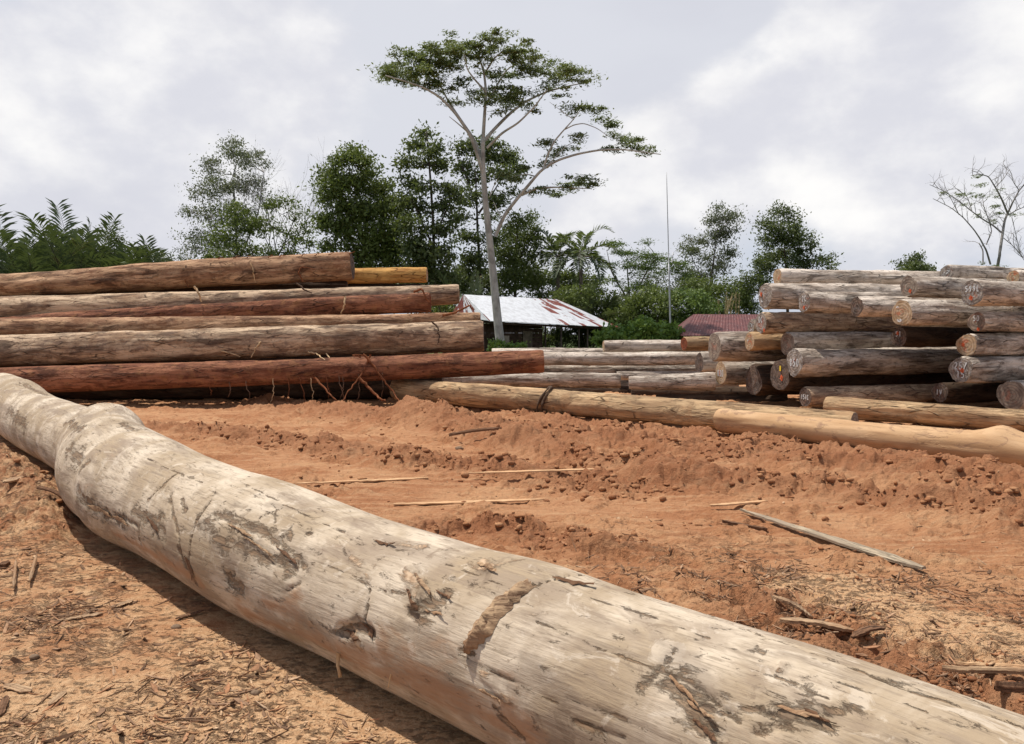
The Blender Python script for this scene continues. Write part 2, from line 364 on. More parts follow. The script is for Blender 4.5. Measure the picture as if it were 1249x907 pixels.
M['trunk_pale'] = trunk_mat('pale_smooth_trunk', (.50, .48, .44), (.33, .31, .28))
M['trunk'] = trunk_mat('brown_grey_trunk', (.20, .17, .14), (.10, .08, .06))
M['trunk_dark'] = trunk_mat('dark_trunk', (.10, .08, .06), (.045, .035, .028))
M['twig_grey'] = trunk_mat('bare_grey_branches', (.34, .32, .30), (.20, .18, .165))
# ---------------------------------------------------------------- ground
# foreground log centreline (fitted): also shapes the ground around it
FG_OFF = [0.158, 0.108, -0.003, -0.111, -0.155, -0.151, 0.161, 0.221, 0.233, 0.291, 0.391, 0.487]
FG_R = [0.299, 0.341, 0.351, 0.366, 0.396, 0.447, 0.41, 0.395, 0.401, 0.428, 0.456, 0.46]
FG_S = np.linspace(0, 17.5, 12); FG_B = np.array([1.9, .95]); FG_D = np.array([-.656, .755]); FG_N = np.array([.755, .656])
def seg_dist(x, y, a, b):
    ax, ay = a; bx, by = b; dx, dy = bx-ax, by-ay; L2 = dx*dx+dy*dy
    t = np.clip(((x-ax)*dx+(y-ay)*dy)/L2, 0, 1)
    return np.hypot(x-ax-t*dx, y-ay-t*dy), t
def poly_dist(x, y, pts):
    d = np.full(np.shape(x), 1e9); T = np.zeros(np.shape(x)); n = len(pts)-1
    for i in range(n):
        di, t = seg_dist(x, y, pts[i], pts[i+1]); m = di < d; d = np.where(m, di, d); T = np.where(m, (i+t)/n, T)
    return d, T
def GP(px, py): g = G(px, py); return (g.x, g.y)
RID = [([GP(385, 548), GP(480, 560), GP(600, 572), GP(700, 590), GP(800, 592)], .30, .085),
       ([GP(330, 494), GP(430, 503), GP(560, 520), GP(700, 535), GP(820, 548), GP(960, 560), GP(1100, 575), GP(1260, 600)], .6, .14),
       ([GP(500, 512), GP(640, 545), GP(740, 572), GP(860, 590), GP(1010, 600), GP(1130, 618), GP(1260, 640)], .34, .17),
       ([GP(480, 486), GP(600, 500), GP(720, 520), GP(850, 532), GP(960, 545), GP(1100, 562), GP(1249, 590), GP(1400, 620)], .35, .05),
       ([GP(520, 640), GP(620, 655), GP(700, 668), GP(760, 672)], .16, .06),
       ([GP(180, 520), GP(260, 525), GP(340, 540), GP(430, 552)], .3, .05),
       ([GP(-60, 545), GP(20, 580), GP(60, 610), GP(80, 640)], .35, .16),
       ([GP(930, 742), GP(1020, 775), GP(1120, 810), GP(1260, 850)], .22, .015)]
RUT = [([GP(330, 505), GP(480, 535), GP(640, 562), GP(760, 590)], .28, .05),
       ([GP(560, 600), GP(760, 610), GP(900, 630), GP(1060, 650), GP(1260, 690)], .5, .04),
       ([GP(420, 520), GP(560, 540), GP(700, 560), GP(900, 585), GP(1100, 600)], .22, .06)]
def ground_h(x, y, full=False):
    r = np.hypot(x, y)
    fade = 1-sstep(26, 42, r)
    wx = x+.35*(fbm(x*1.3, y*1.3, seed=3)-.5); wy = y+.35*(fbm(x*1.3, y*1.3, seed=4)-.5)
    h = .10*(fbm(x*.25, y*.25, o=3, seed=1)-.5)
    mud = np.zeros_like(x)
    rd = np.zeros_like(x)
    for pts, w, a in RID:
        d, T = poly_dist(wx, wy, pts); g = np.exp(-(d/w)**2)*(.45+1.1*vnoise(T*len(pts)*2.4, T*0+pts[0][0], seed=8)); h = h+a*g; rd = np.maximum(rd, np.exp(-(d/(w*1.5))**2))
    for pts, w, a in RUT:
        d, T = poly_dist(wx, wy, pts); h = h-a*np.exp(-(d/w)**2)
    # tyre lugs pressed on the ridge
    d, T = poly_dist(wx, wy, RID[1][0]); lug = np.sin(T*190+3*fbm(x*2, y*2, seed=12))*np.exp(-((d-.1)/.28)**2); h = h+.028*lug*sstep(.3, .55, vnoise(T*9, d*0, seed=31))
    # right-hand soil zone vs litter
    d5, _ = seg_dist(x, y, (1.2, 2.0), (-9.2, 13.7)); side = (x-1.2)*.755+(y-2.0)*.656 - .1
    mudz = sstep(.6, 1.6, side)*(1-.6*sstep(0, 1.0, 5.6-y-.15*x)) ; 
    left = 1-sstep(-.2, .5, side)
    ru = wx*.83-wy*.56; rv = wx*.56+wy*.83; cl = fbm(wx*2.1, wy*2.1, o=3, seed=20); cl2 = fbm(ru*4.2, rv*7.0, o=4, seed=24, ridge=True); cl3 = fbm(x*17, y*17, o=3, seed=28)
    shade_or_wet = sstep(.40, .62, cl)
    am = np.clip(rd*.9+.25*shade_or_wet*mudz+.12, 0, 1)
    lump = fbm(ru*6.0, rv*8.5, o=2, seed=26, g=.5); crust = fbm(ru*2.5, rv*4.6, o=3, seed=27, g=.45)
    am2 = np.clip(rd*1.0+.45*shade_or_wet*mudz+.10, 0, 1.1)
    h = h+am2*(.12*(cl-.5)+.085*(cl2-.55)+.06*(np.abs(lump-.5)*1.6-.2)+.03*(cl3-.5))
    h = h+am2*.055*(sstep(.49, .56, crust)-.5)+am2*.035*(sstep(.49, .58, lump)-.5)
    # drag smears run along the ruts
    sm_ = fbm(ru*.7, rv*5.5, o=4, seed=71); h = h+mudz*.05*(sm_-.5)*(1-.5*rd)
    cl4 = fbm(x*34, y*34, o=2, seed=33); h = h+(.010*am+.005)*(cl4-.5)*2*(1-sstep(8, 16, r))
    cr = 1-abs(2*fbm(wx*3.1+7, wy*3.1, o=2, seed=36)-1); h = h-.03*am*sstep(.90, .99, cr)
    h = h+left*(.03*(fbm(x*2.4, y*2.4, o=5, seed=40, g=.62)-.5)+.012*(fbm(x*15, y*15, o=3, seed=44, ridge=True)-.5))
    pile, _ = poly_dist(x, y, [GP(-40, 560), GP(40, 600), GP(70, 640)]); pl = np.exp(-(pile/.55)**2)
    h = h+pl*(.10*fbm(x*3, y*3, seed=50)+.06*fbm(x*11, y*11, seed=51, ridge=True))
    # keep the bed under the foreground log flat so it rests on it
    s = (x-FG_B[0])*FG_D[0]+(y-FG_B[1])*FG_D[1]; o = (x-FG_B[0])*FG_N[0]+(y-FG_B[1])*FG_N[1]-np.interp(s, FG_S, FG_OFF)
    inl = np.exp(-(o/.42)**4)
    h = h*(1-.93*inl)-.005*inl
    h = h+.05*np.exp(-((o-.62)/.13)**2)*fbm(x*3.2, y*3.2, seed=60)*(s < 9)
    h = h*fade
    if not full: return h
    # colour zones
    saw = np.zeros_like(x)
    for (gx, gy, rx, ry) in [(.0, 0, 0, 0)]: pass
    a1, _ = seg_dist(wx, wy, GP(60, 880), GP(520, 870)); a2, _ = seg_dist(wx, wy, GP(330, 780), GP(480, 860)); a3, _ = seg_dist(wx, wy, GP(1000, 720), GP(1260, 800)); a4, _ = seg_dist(wx, wy, GP(110, 745), GP(330, 730))
    saw = np.maximum.reduce([np.exp(-(a1/.75)**2), np.exp(-(a2/.5)**2), .9*np.exp(-(a3/.55)**2), .55*np.exp(-(a4/.5)**2), .52*left])
    lit = np.maximum(left, np.exp(-(a3/1.0)**2)); lit = np.maximum(lit, .75*pl)
    return h, saw, lit, rd, am, mudz
def gh(x, y): return float(ground_h(np.array([float(x)]), np.array([float(y)]))[0])
def build_ground():
    th1 = np.linspace(-40, 40, 1150); th2 = np.concatenate([np.linspace(41.5, 318.5, 70)])
    th = np.radians(90-np.concatenate([th1, th2]))
    r1 = [1.7]
    while r1[-1] < 24: r1.append(r1[-1]*1.0042)
    while r1[-1] < 60: r1.append(r1[-1]*1.03)
    while r1[-1] < 4500: r1.append(r1[-1]*1.25)
    r = np.array([.3, .7, 1.1, 1.4]+r1)
    R, T = np.meshgrid(r, th, indexing='ij'); X = R*np.cos(T); Y = R*np.sin(T)
    h, saw, lit, rd, am, mz = ground_h(X.ravel(), Y.ravel(), True)
    nr, ntt = R.shape
    V = np.stack([X.ravel(), Y.ravel(), h], -1); V = np.concatenate([V, [[0, 0, 0]]])
    i = np.arange(nr-1)[:, None]*ntt; j = np.arange(ntt)[None]; j2 = (j+1) % ntt
    q = np.stack([i+j, i+ntt+j, i+ntt+j2, i+j2], -1).reshape(-1, 4)
    c = len(V)-1; jj = np.arange(0, ntt-1, 2); fan = np.stack([np.full_like(jj, c), jj, jj+1, (jj+2) % ntt], -1)
    o = mesh_np('ground', V, np.concatenate([q, fan]), True, [ground_mat()])
    z = lambda a: np.concatenate([a, [0]])
    attr(o, 'saw', z(saw)); attr(o, 'lit', z(lit)); attr(o, 'rd', z(rd)); attr(o, 'am', z(am)); 
    tag(o, kind='structure')
def ground_mat():
    m, t, b = new_mat('red_clay_ground', .92, .12); n = N(t)
    geo = nd(t, 'ShaderNodeNewGeometry').outputs['Position']
    a = n.noise(geo, .9, 5, .6, .4); c2 = n.noise(geo, 5, 6, .62, .4); f = n.noise(geo, 34, 5, .65); ff = n.noise(geo, 120, 3, .6)
    rot = nd(t, 'ShaderNodeMapping'); t.links.new(geo, rot.inputs[0]); rot.inputs['Rotation'].default_value = (0, 0, rad(36)); rot.inputs['Scale'].default_value = (.55, 4.2, 1); str_ = n.noise(rot.outputs[0], 2.6, 7, .64, .5); str2 = n.noise(rot.outputs[0], 9, 5, .66, .3)
    c = n.mix(n.rng(a, .36, .64), (.375, .168, .078), (.485, .256, .130))
    c = n.mix(n.m('MULTIPLY', n.rng(str_, .48, .66), .5), c, (.56, .345, .19))
    c = n.mix(n.m('MULTIPLY', n.rng(str2, .54, .64), .35), c, (.60, .38, .22)); c = n.mix(n.m('MULTIPLY', n.rng(str_, .36, .46, 1, 0), .5), c, (.27, .11, .05)); c = n.mix(n.m('MULTIPLY', n.rng(c2, .52, .68), .4), c, (.26, .105, .046))
    rd = n.at('rd'); c = n.mix(n.m('MULTIPLY', rd, .65), c, (.28, .118, .058))
    dk = n.m('MULTIPLY', n.rng(f, .56, .66), n.rng(c2, .44, .56)); c = n.mix(n.m('MULTIPLY', dk, .45), c, (.18, .07, .035))
    # sawdust and shredded bark
    saw = n.at('saw'); sm = n.rng(n.m('ADD', saw, n.m('MULTIPLY', n.m('SUBTRACT', c2, .5), 1.3)), .38, .70)
    sc = n.mix(n.rng(f, .35, .62), (.52, .30, .155), (.66, .43, .245)); c = n.mix(n.m('MULTIPLY', sm, .9), c, sc)
    lit = n.at('lit'); lf = n.noise(n.mapv(geo, (1.0, 1.7, 1)), 15, 8, .70, .4); lp = n.noise(geo, 2.1, 5, .62, .5); lm = n.m('MULTIPLY', n.rng(n.m('ADD', n.m('MULTIPLY', lp, .45), n.m('ADD', n.m('MULTIPLY', lit, .06), lf)), .80, .90), n.m('MINIMUM', n.m('MULTIPLY', lit, 1.5), 1.0))
    lcol = n.mix(n.rng(ff, .4, .6), (.12, .07, .045), (.34, .22, .14)); c = n.mix(n.m('MULTIPLY', lm, .42), c, lcol)
    pk = n.voro(n.mapv(geo, (1, 2.2, 1)), 42, 'F1', 0); pm = n.m('MULTIPLY', n.rng(pk, .07, .13, 1, 0), n.rng(c2, .50, .62)); c = n.mix(n.m('MULTIPLY', pm, .6), c, (.58, .36, .22))
    c = n.mix(n.m('MULTIPLY', n.rng(n.noise(geo, 13, 7, .72, .2), .34, .46, 1, 0), .22), c, (.24, .10, .05))
    # grass far beyond the yard
    sx = nd(t, 'ShaderNodeVectorMath', operation='LENGTH'); t.links.new(geo, sx.inputs[0]); far = n.rng(n.m('ADD', sx.outputs['Value'], n.m('MULTIPLY', a, 14)), 34, 40)
    gc = n.mix(f, (.035, .055, .015), (.08, .11, .03)); c = n.mix(far, c, gc)
    t.links.new(c, b.inputs['Base Color'])
    g1 = n.noise(geo, 13, 7, .72, .2); h = n.m('ADD', n.m('ADD', n.m('MULTIPLY', c2, .6), n.m('MULTIPLY', g1, .9)), n.m('ADD', n.m('MULTIPLY', f, .55), n.m('MULTIPLY', ff, .2))); h = n.m('ADD', h, n.m('MULTIPLY', lm, .5))
    n.bump(h, 1.0, .04, b)
    return m
build_ground()
def tree_ground(): pass
# ---------------------------------------------------------------- logs
DIG = {'0': [[(.2, .1), (.1, .5), (.25, .95), (.6, 1), (.8, .6), (.65, .1), (.3, 0), (.15, .2)]], '1': [[(.3, .8), (.5, 1), (.5, 0)]],
       '3': [[(.1, .9), (.5, 1), (.7, .75), (.4, .52), (.75, .3), (.5, 0), (.1, .12)]], '5': [[(.75, 1), (.25, .97), (.2, .55), (.6, .58), (.75, .25), (.45, 0), (.1, .1)]],
       '6': [[(.7, 1), (.25, .6), (.15, .2), (.45, 0), (.75, .22), (.5, .5), (.2, .35)]], '8': [[(.45, .52), (.15, .8), (.45, 1), (.75, .78), (.2, .25), (.45, 0), (.78, .25), (.45, .52)]],
       '9': [[(.75, .7), (.4, .5), (.15, .78), (.45, 1), (.75, .75), (.6, .3), (.4, 0)]], 'I': [[(.4, 1), (.4, 0)]], 'C': [[(.8, .9), (.4, 1), (.12, .5), (.35, 0), (.8, .1)]],
       'L': [[(.25, 1), (.25, 0), (.75, .05)]], '7': [[(.1, 1), (.8, .95), (.35, 0)]], 'V': [[(.1, 1), (.4, 0), (.75, 1)]], '/': [[(.1, 0), (.8, 1)]], '-': [[(.1, .5), (.8, .5)]], '2': [[(.1, .8), (.45, 1), (.75, .75), (.15, 0), (.8, .05)]], '4': [[(.6, 0), (.6, 1), (.1, .35), (.8, .35)]]}
def stroke_mesh(name, strokes, w, mat, parent, z=.004):
    """hand-brushed ribbons in the local XY of the cut face (raised 4 mm)"""
    V = []; Fs = []
    for st in strokes:
        p = np.array(st, float)
        # resample
        t = np.linspace(0, len(p)-1, (len(p)-1)*4+1); q = np.stack([np.interp(t, np.arange(len(p)), p[:, k]) for k in (0, 1)], -1)
        if len(q) > 5: q[1:-1] = (q[:-2]+2*q[1:-1]+q[2:])/4
        T = np.gradient(q, axis=0); T /= np.linalg.norm(T, axis=1)[:, None]+1e-9; Nn = np.stack([-T[:, 1], T[:, 0]], -1)
        ww = w*(.75+.5*rng.random(len(q)))[:, None]/2
        b0 = len(V)
        for a, b in zip(q+Nn*ww, q-Nn*ww): V += [(a[0], a[1], z), (b[0], b[1], z)]
        for k in range(len(q)-1): Fs.append((b0+2*k, b0+2*k+1, b0+2*k+3, b0+2*k+2))
    return mesh_py(name, V, Fs, mat, parent)
def writing(text, cx, cy, h, rot=0):
    out = []; n = len(text); adv = h*.72
    for i, ch in enumerate(text):
        for st in DIG[ch]:
            out.append([(( i-n/2)*adv+x*h*.62, y*h-h/2) for x, y in st])
    c, s = math.cos(rot), math.sin(rot)
    return [[(cx+c*x-s*y, cy+s*x+c*y) for x, y in st] for st in out]
LOGS = []
def make_log(A, B, rA, rB, mat, label, group, end=None, end2=None, text=None, trot=0, orange=None, rough=.05, bend=.05, bumps=(), seed=None, spalls=True, name='log', tagp=False, nseg=None, splash=0):
    """A..B axis ends; parts: bark (sides), cut_face children, painted marks below them"""
    A = Vector(A); B = Vector(B); seed = len(LOGS)*13+5 if seed is None else seed
    L = (B-A).length; T = (B-A).normalized(); up = Vector((0, 0, 1)); X = T.cross(up).normalized(); Y = X.cross(T).normalized()
    LOGS.append((tuple(A), tuple(B), rA, rB, label))
    ns = nseg or max(40, int(L/.06)); na = 44
    s = np.linspace(0, 1, ns); a = np.arange(na)/na*2*np.pi
    R = rA+(rB-rA)*s
    bx = bend*np.sin(s*np.pi*1.3+seed)*L*.03; by = bend*np.sin(s*np.pi*2.1+seed*1.7)*L*.015
    bx = bx-(bx[0]+(bx[-1]-bx[0])*s); by = by-(by[0]+(by[-1]-by[0])*s)
    SS, AA = np.meshgrid(s*L, a, indexing='ij'); RR = np.repeat(R[:, None], na, 1)
    ca, sa = np.cos(AA), np.sin(AA)
    nz = fbm(ca*1.3+seed, sa*1.3, SS*1.1, o=4, seed=seed)-.5; nf = fbm(ca*4, sa*4+seed, SS*2.2, o=3, seed=seed+9)-.5
    rid = fbm(ca*7, sa*7+seed, SS*.8, o=2, seed=seed+19)-.5
    RR = RR*(1+rough*2.2*nz+rough*.9*nf+rough*.7*rid)
    # fluting of big stems
    RR = RR*(1+rough*.5*np.sin(AA*3+seed+SS*.4))
    # broken bark edge plates
    pl = fbm(ca*1.6+seed*2, sa*1.6, SS*.55, o=4, seed=seed+29); RR = RR-(.010+.1*rough*RR)*sstep(.50, .53, pl)
    for (bs, ba, bw, bh) in bumps:
        da = np.angle(np.exp(1j*(AA-ba))); RR = RR+bh*np.exp(-((SS-bs)/bw)**2-(da*R[:, None]/bw)**2)
    # slight rounding at the ends
    e = .03; k = np.minimum(SS, L-SS); RR = RR*(1-.06*(1-np.clip(k/e, 0, 1)))
    Xn, Yn, Tn = (np.array(v) for v in (X, Y, T))
    C = np.outer(s*L, Tn)+np.outer(bx, Xn)+np.outer(by, Yn)
    V = C[:, None]+RR[..., None]*(ca[..., None]*Xn+sa[..., None]*Yn)
    i = np.arange(ns-1)[:, None]*na; j = np.arange(na)[None]; j2 = (j+1) % na
    q = np.stack([i+j, i+j2, i+na+j2, i+na+j], -1).reshape(-1, 4)
    root = empty(name, A, label, 'log', group)
    o = mesh_np('bark', V.reshape(-1, 3), q, True, [M[mat]], root)
    attr(o, 'lc', np.stack([RR*ca, RR*sa, SS], -1), 'FLOAT_VECTOR'); rv = (seed*.618) % 1; attr(o, 'rnd', np.full(V.shape[0]*na, rv)); attr(o, 'scar', np.zeros(V.shape[0]*na))
    for which, em in ((0, end or 'end_grey'), (-1, end2 or 'end_grey')):
        cen = C[which]; ring = V[which]; sg = -1 if which == 0 else 1
        rots = [1, .85, .66, .45, .25, .1]; vs = []
        loc = np.stack([(ring-cen)@Xn*(-sg)*-1 if False else (ring-cen)@Xn, (ring-cen)@Yn], -1)
        fx = Xn*(-1 if sg > 0 else 1) ; # local x so that writing reads from outside
        fx = -Xn if sg < 0 else Xn
        # outward normal = fx x Y
        if np.dot(np.cross(fx, Yn), sg*Tn) < 0: fx = -fx
        for kf in rots:
            p = (ring-cen)*kf; dz = .006*(fbm(p@Xn*9+seed, p@Yn*9, o=2, seed=seed)-.5)+(.0 if kf < 1 else -.002)
            vs.append(np.stack([p@fx, p@Yn, dz], -1))
        vs = np.concatenate(vs+[np.array([[0, 0, 0.]])]); fs = []
        for k in range(len(rots)-1):
            for m_ in range(na): 
                m2 = (m_+1) % na; fs.append((k*na+m_, k*na+m2, (k+1)*na+m2, (k+1)*na+m_))
        c0 = len(vs)-1; kk = (len(rots)-1)*na
        for m_ in range(na): fs.append((kk+m_, kk+(m_+1) % na, c0))
        if np.dot(fx, Xn) < 0: fs = [tuple(reversed(f_)) for f_ in fs]
        if sg < 0: pass
        f = mesh_py('cut_face', vs, fs, M[em], root, True)
        attr(f, 'fc', vs*[1, 1, 1], 'FLOAT_VECTOR'); attr(f, 'rnd', np.full(len(vs), (rv+.37*(which+2)) % 1))
        from mathutils import Matrix
        Zn = np.cross(fx, Yn); mt = Matrix(((fx[0], Yn[0], Zn[0]), (fx[1], Yn[1], Zn[1]), (fx[2], Yn[2], Zn[2]))).to_4x4(); mt.translation = Vector(cen+sg*Tn*.001)
        f.matrix_local = mt
        if which == 0 and (text or orange or tagp or splash):
            r = rA
            if text: 
                lines = text.split('|'); st = []
                for li, tx in enumerate(lines):
                    hh = r*.50 if len(tx) < 4 else r*.42
                    st += writing(tx, .02*r, (len(lines)-1)*.30*r-li*.62*r+(.32*r if orange and len(lines) == 1 else 0), hh, 0)
                c_, s_ = math.cos(trot), math.sin(trot); st = [[(c_*x-s_*y, s_*x+c_*y) for x, y in q_] for q_ in st]
                stroke_mesh('painted_number', st, r*.075, M['white_paint'], f, .007)
            if splash:
                st = []
                for k in range(splash):
                    x0, y0 = (rng.random(2)-.5)*r*1.1; an = rng.random()*6.28; ln = r*(.1+.3*rng.random()); st.append([(x0, y0), (x0+math.cos(an)*ln*.6, y0+math.sin(an)*ln*.6), (x0+math.cos(an+.7)*ln, y0+math.sin(an+.7)*ln)])
                for q_ in st: stroke_mesh('paint_dab', [q_], r*.09, M['white_paint'], f, .009)
            if orange:
                x0, y0 = orange; st = [[(x0*r, y0*r), (x0*r+.12*r, y0*r-.12*r), (x0*r+.22*r, y0*r+.08*r)], [(x0*r+.05*r, y0*r+.12*r), (x0*r+.2*r, y0*r-.02*r), (x0*r+.13*r, y0*r-.2*r)]]
                stroke_mesh('orange_mark', st, r*.15, M['orange_paint'], f, .011)
            if tagp:
                w_, h_ = .05, .11; x0, y0 = .1*r, .45*r; mesh_py('yellow_tag', [(x0+i_*w_, y0+j_*h_, z_) for z_ in (.012, .016) for j_ in (-.5, .5) for i_ in (-.5, .5)], [(0, 2, 3, 1), (4, 5, 7, 6), (0, 1, 5, 4), (2, 6, 7, 3), (0, 4, 6, 2), (1, 3, 7, 5)], M['yellow_tag'], f)
    root['_L'] = L
    return root
# ---- foreground log
def fg_mat():
    m, t, b = new_mat('pale_weathered_trunk', .82, .2); n = N(t)
    lc = n.at('lc', 'Vector'); scar = n.at('scar'); mudm = n.at('mudm'); stain = n.at('stain'); fresh = n.at('fresh')
    v = lc; vs = n.mapv(v, (1, 1, .09)); vm = n.mapv(v, (1, 1, .35))
    fine = n.noise(vs, 60, 6, .68, .25); mid = n.noise(vs, 17, 5, .62, .3); big = n.noise(v, 1.7, 5, .6, .5); bl = n.noise(vm, 4.2, 6, .62, .7); sp = n.noise(v, 26, 5, .65)
    c = n.mix(n.rng(big, .38, .62), (.37, .28, .185), (.61, .51, .39))
    c = n.mix(n.m('MULTIPLY', n.rng(mid, .30, .46, 1, 0), .65), c, (.30, .235, .17))
    c = n.mix(n.m('MULTIPLY', n.rng(fine, .35, .47, 1, 0), .6), c, (.20, .15, .105)); fn2 = n.noise(n.mapv(v, (1, 1, .035)), 150, 4, .7, .1); c = n.mix(n.m('MULTIPLY', n.rng(fn2, .34, .5, 1, 0), .35), c, (.25, .19, .14))
    c = n.mix(n.m('MULTIPLY', n.rng(bl, .53, .64), .6), c, (.29, .22, .16)); sm2 = n.noise(vm, 2.4, 7, .68, 1.1); c = n.mix(n.m('MULTIPLY', n.rng(sm2, .52, .60), .5), c, (.25, .185, .135)); sm3 = n.noise(n.mapv(v, (1, 1, .6)), 6.5, 7, .7, 1.5); c = n.mix(n.m('MULTIPLY', n.rng(sm3, .60, .66), .55), c, (.19, .135, .09)); c = n.mix(n.m('MULTIPLY', n.rng(sm3, .36, .44, 1, 0), .5), c, (.64, .55, .44))
    c = n.mix(n.m('MULTIPLY', n.rng(sp, .60, .70), .35), c, (.24, .17, .11))
    # reddish clay rubbed on the low flank
    mm = n.rng(n.m('ADD', mudm, n.m('MULTIPLY', n.m('SUBTRACT', n.noise(vm, 8, 7, .7, .4), .5), 2.4)), .25, .95); c = n.mix(n.m('MULTIPLY', mm, .8), c, (.39, .215, .115))
    st = n.rng(n.m('ADD', stain, n.m('MULTIPLY', n.m('SUBTRACT', n.noise(vm, 9, 6, .7, .4), .5), 2.4)), .30, .85); c = n.mix(n.m('MULTIPLY', st, .5), c, (.23, .175, .13))
    ss = n.rng(n.m('ADD', scar, n.m('MULTIPLY', n.m('SUBTRACT', n.noise(vm, 24, 7, .78, .5), .5), 4.0)), .36, .86)
    sc = n.mix(n.rng(fine, .36, .6), (.085, .050, .030), (.26, .165, .095)); c = n.mix(n.m('MULTIPLY', ss, .78), c, sc)
    fr = n.rng(n.m('ADD', fresh, n.m('MULTIPLY', n.m('SUBTRACT', n.noise(vm, 16, 7, .75, .5), .5), 3.2)), .42, .80); c = n.mix(n.m('MULTIPLY', fr, .9), c, n.mix(n.rng(sp, .35, .6), (.33, .20, .115), (.57, .41, .27)))
    t.links.new(c, b.inputs['Base Color'])
    h = n.m('ADD', n.m('MULTIPLY', fine, .3), n.m('MULTIPLY', mid, .55)); h = n.m('ADD', h, n.m('MULTIPLY', bl, .3)); h = n.m('ADD', h, n.m('MULTIPLY', ss, -.9)); h = n.m('ADD', h, n.m('MULTIPLY', fr, .5)); h = n.m('ADD', h, n.m('MULTIPLY', sp, .12))
    n.bump(h, .8, .014, b)
    return m
def proj_np(Pw):
    c, s = math.cos(TH), math.sin(TH); X, Y, Z = Pw[..., 0], Pw[..., 1], Pw[..., 2]-CAMH
    f = Y*c-Z*s; u = Y*s+Z*c
    return 624.5+F*X/f, 453.5-F*u/f
def build_fg():
    # spacing finer near the lens
    t = np.linspace(0, 1, 1150); s = 17.5*(.38*t+.62*t**2); na = 250
    off = np.interp(s, FG_S, FG_OFF); r = np.interp(s, FG_S, FG_R)
    k = 61
    ker = np.hanning(k); ker /= ker.sum()
    off = np.convolve(np.pad(off, k//2, mode='edge'), ker, 'valid'); r = np.convolve(np.pad(r, k//2, mode='edge'), ker, 'valid')
    a = np.arange(na)/na*2*np.pi
    S_, A_ = np.meshgrid(s, a, indexing='ij'); R = np.repeat(r[:, None], na, 1)
    C = FG_B+np.outer(s, FG_D)+np.outer(off, FG_N)
    def world(R):
        V = np.zeros(S_.shape+(3,)); V[..., 0] = C[:, :1]+FG_N[0]*R*np.cos(A_); V[..., 1] = C[:, 1:2]+FG_N[1]*R*np.cos(A_); V[..., 2] = r[:, None]*.97+R*np.sin(A_); return V
    V = world(R); U, Vv = proj_np(V)
    # facing side only
    nrm = np.stack([FG_N[0]*np.cos(A_), FG_N[1]*np.cos(A_), np.sin(A_)], -1); vis = ((np.array([0, 0, CAMH])-V)*nrm).sum(-1) > 0
    def on(px, py):
        d = np.where(vis, (U-px)**2+(Vv-py)**2, 1e9); i = np.unravel_index(np.argmin(d), d.shape)
        sc = F/np.linalg.norm(V[i]-[0, 0, CAMH])
        return S_[i], A_[i], r[i[0]], sc
    def stroke(pts, w, asp=1.0, wob=.5, seed=0):
        """soft mask round a polyline given by picture points, measured ON the bark in metres"""
        q = [on(*p) for p in pts]; d = np.full(S_.shape, 1e9)
        n1 = fbm(S_*7, np.cos(A_)*3+seed, np.sin(A_)*3, o=3, seed=70+seed)-.5
        for i in range(max(1, len(q)-1)):
            s0, a0, r0, sc = q[i]; s1, a1, _, sc1 = q[min(i+1, len(q)-1)]
            y = np.angle(np.exp(1j*(A_-a0)))*r0; x = S_-s0; dx = s1-s0; dy = float(np.angle(np.exp(1j*(a1-a0))))*r0
            L2 = dx*dx+dy*dy+1e-9; tt = np.clip((x*dx+y*dy)/L2, 0, 1); dd = np.hypot(x-tt*dx, y-tt*dy)/(w/(.5*(sc+sc1))); d = np.minimum(d, dd)
        n2 = fbm(S_*26, np.cos(A_)*11+seed, np.sin(A_)*11, o=3, seed=170+seed)-.5
        d = d*(1+wob*2.6*n1+wob*2.2*n2)
        return np.exp(-np.abs(d)**1.5*.9)
    # burls and swellings
    for (px, py, w, h) in [(140, 503, .42, .10), (105, 610, .45, .06), (118, 515, .16, .03), (330, 600, .5, .02), (250, 640, .6, .03), (640, 700, .3, .02), (12, 470, .35, .10), (160, 545, .25, .025)]:
        s0, a0, r0, _ = on(px, py); da = np.angle(np.exp(1j*(A_-a0)))*r0; R = R+h*np.exp(-((S_-s0)/w)**2-(da/w)**2)
    for (px, py, w, h) in [(70, 520, .3, .04), (95, 560, .22, .045)]:
        s0, a0, r0, _ = on(px, py); da = np.angle(np.exp(1j*(A_-a0)))*r0; R = R-h*np.exp(-((S_-s0)/w)**2-(da/(w*1.6))**2)
    ca, sa = np.cos(A_), np.sin(A_)
    R = R*(1+.055*(fbm(ca*1.1, sa*1.1, S_*.9, o=4, seed=80)-.5)+.018*(fbm(ca*5, sa*5, S_*1.4, o=3, seed=84)-.5)+.007*(fbm(ca*16, sa*16, S_*1.5, o=3, seed=87)-.5))
    z = np.zeros(S_.shape); scar = z.copy(); mud = z.copy(); stain = z.copy(); fresh = z.copy()
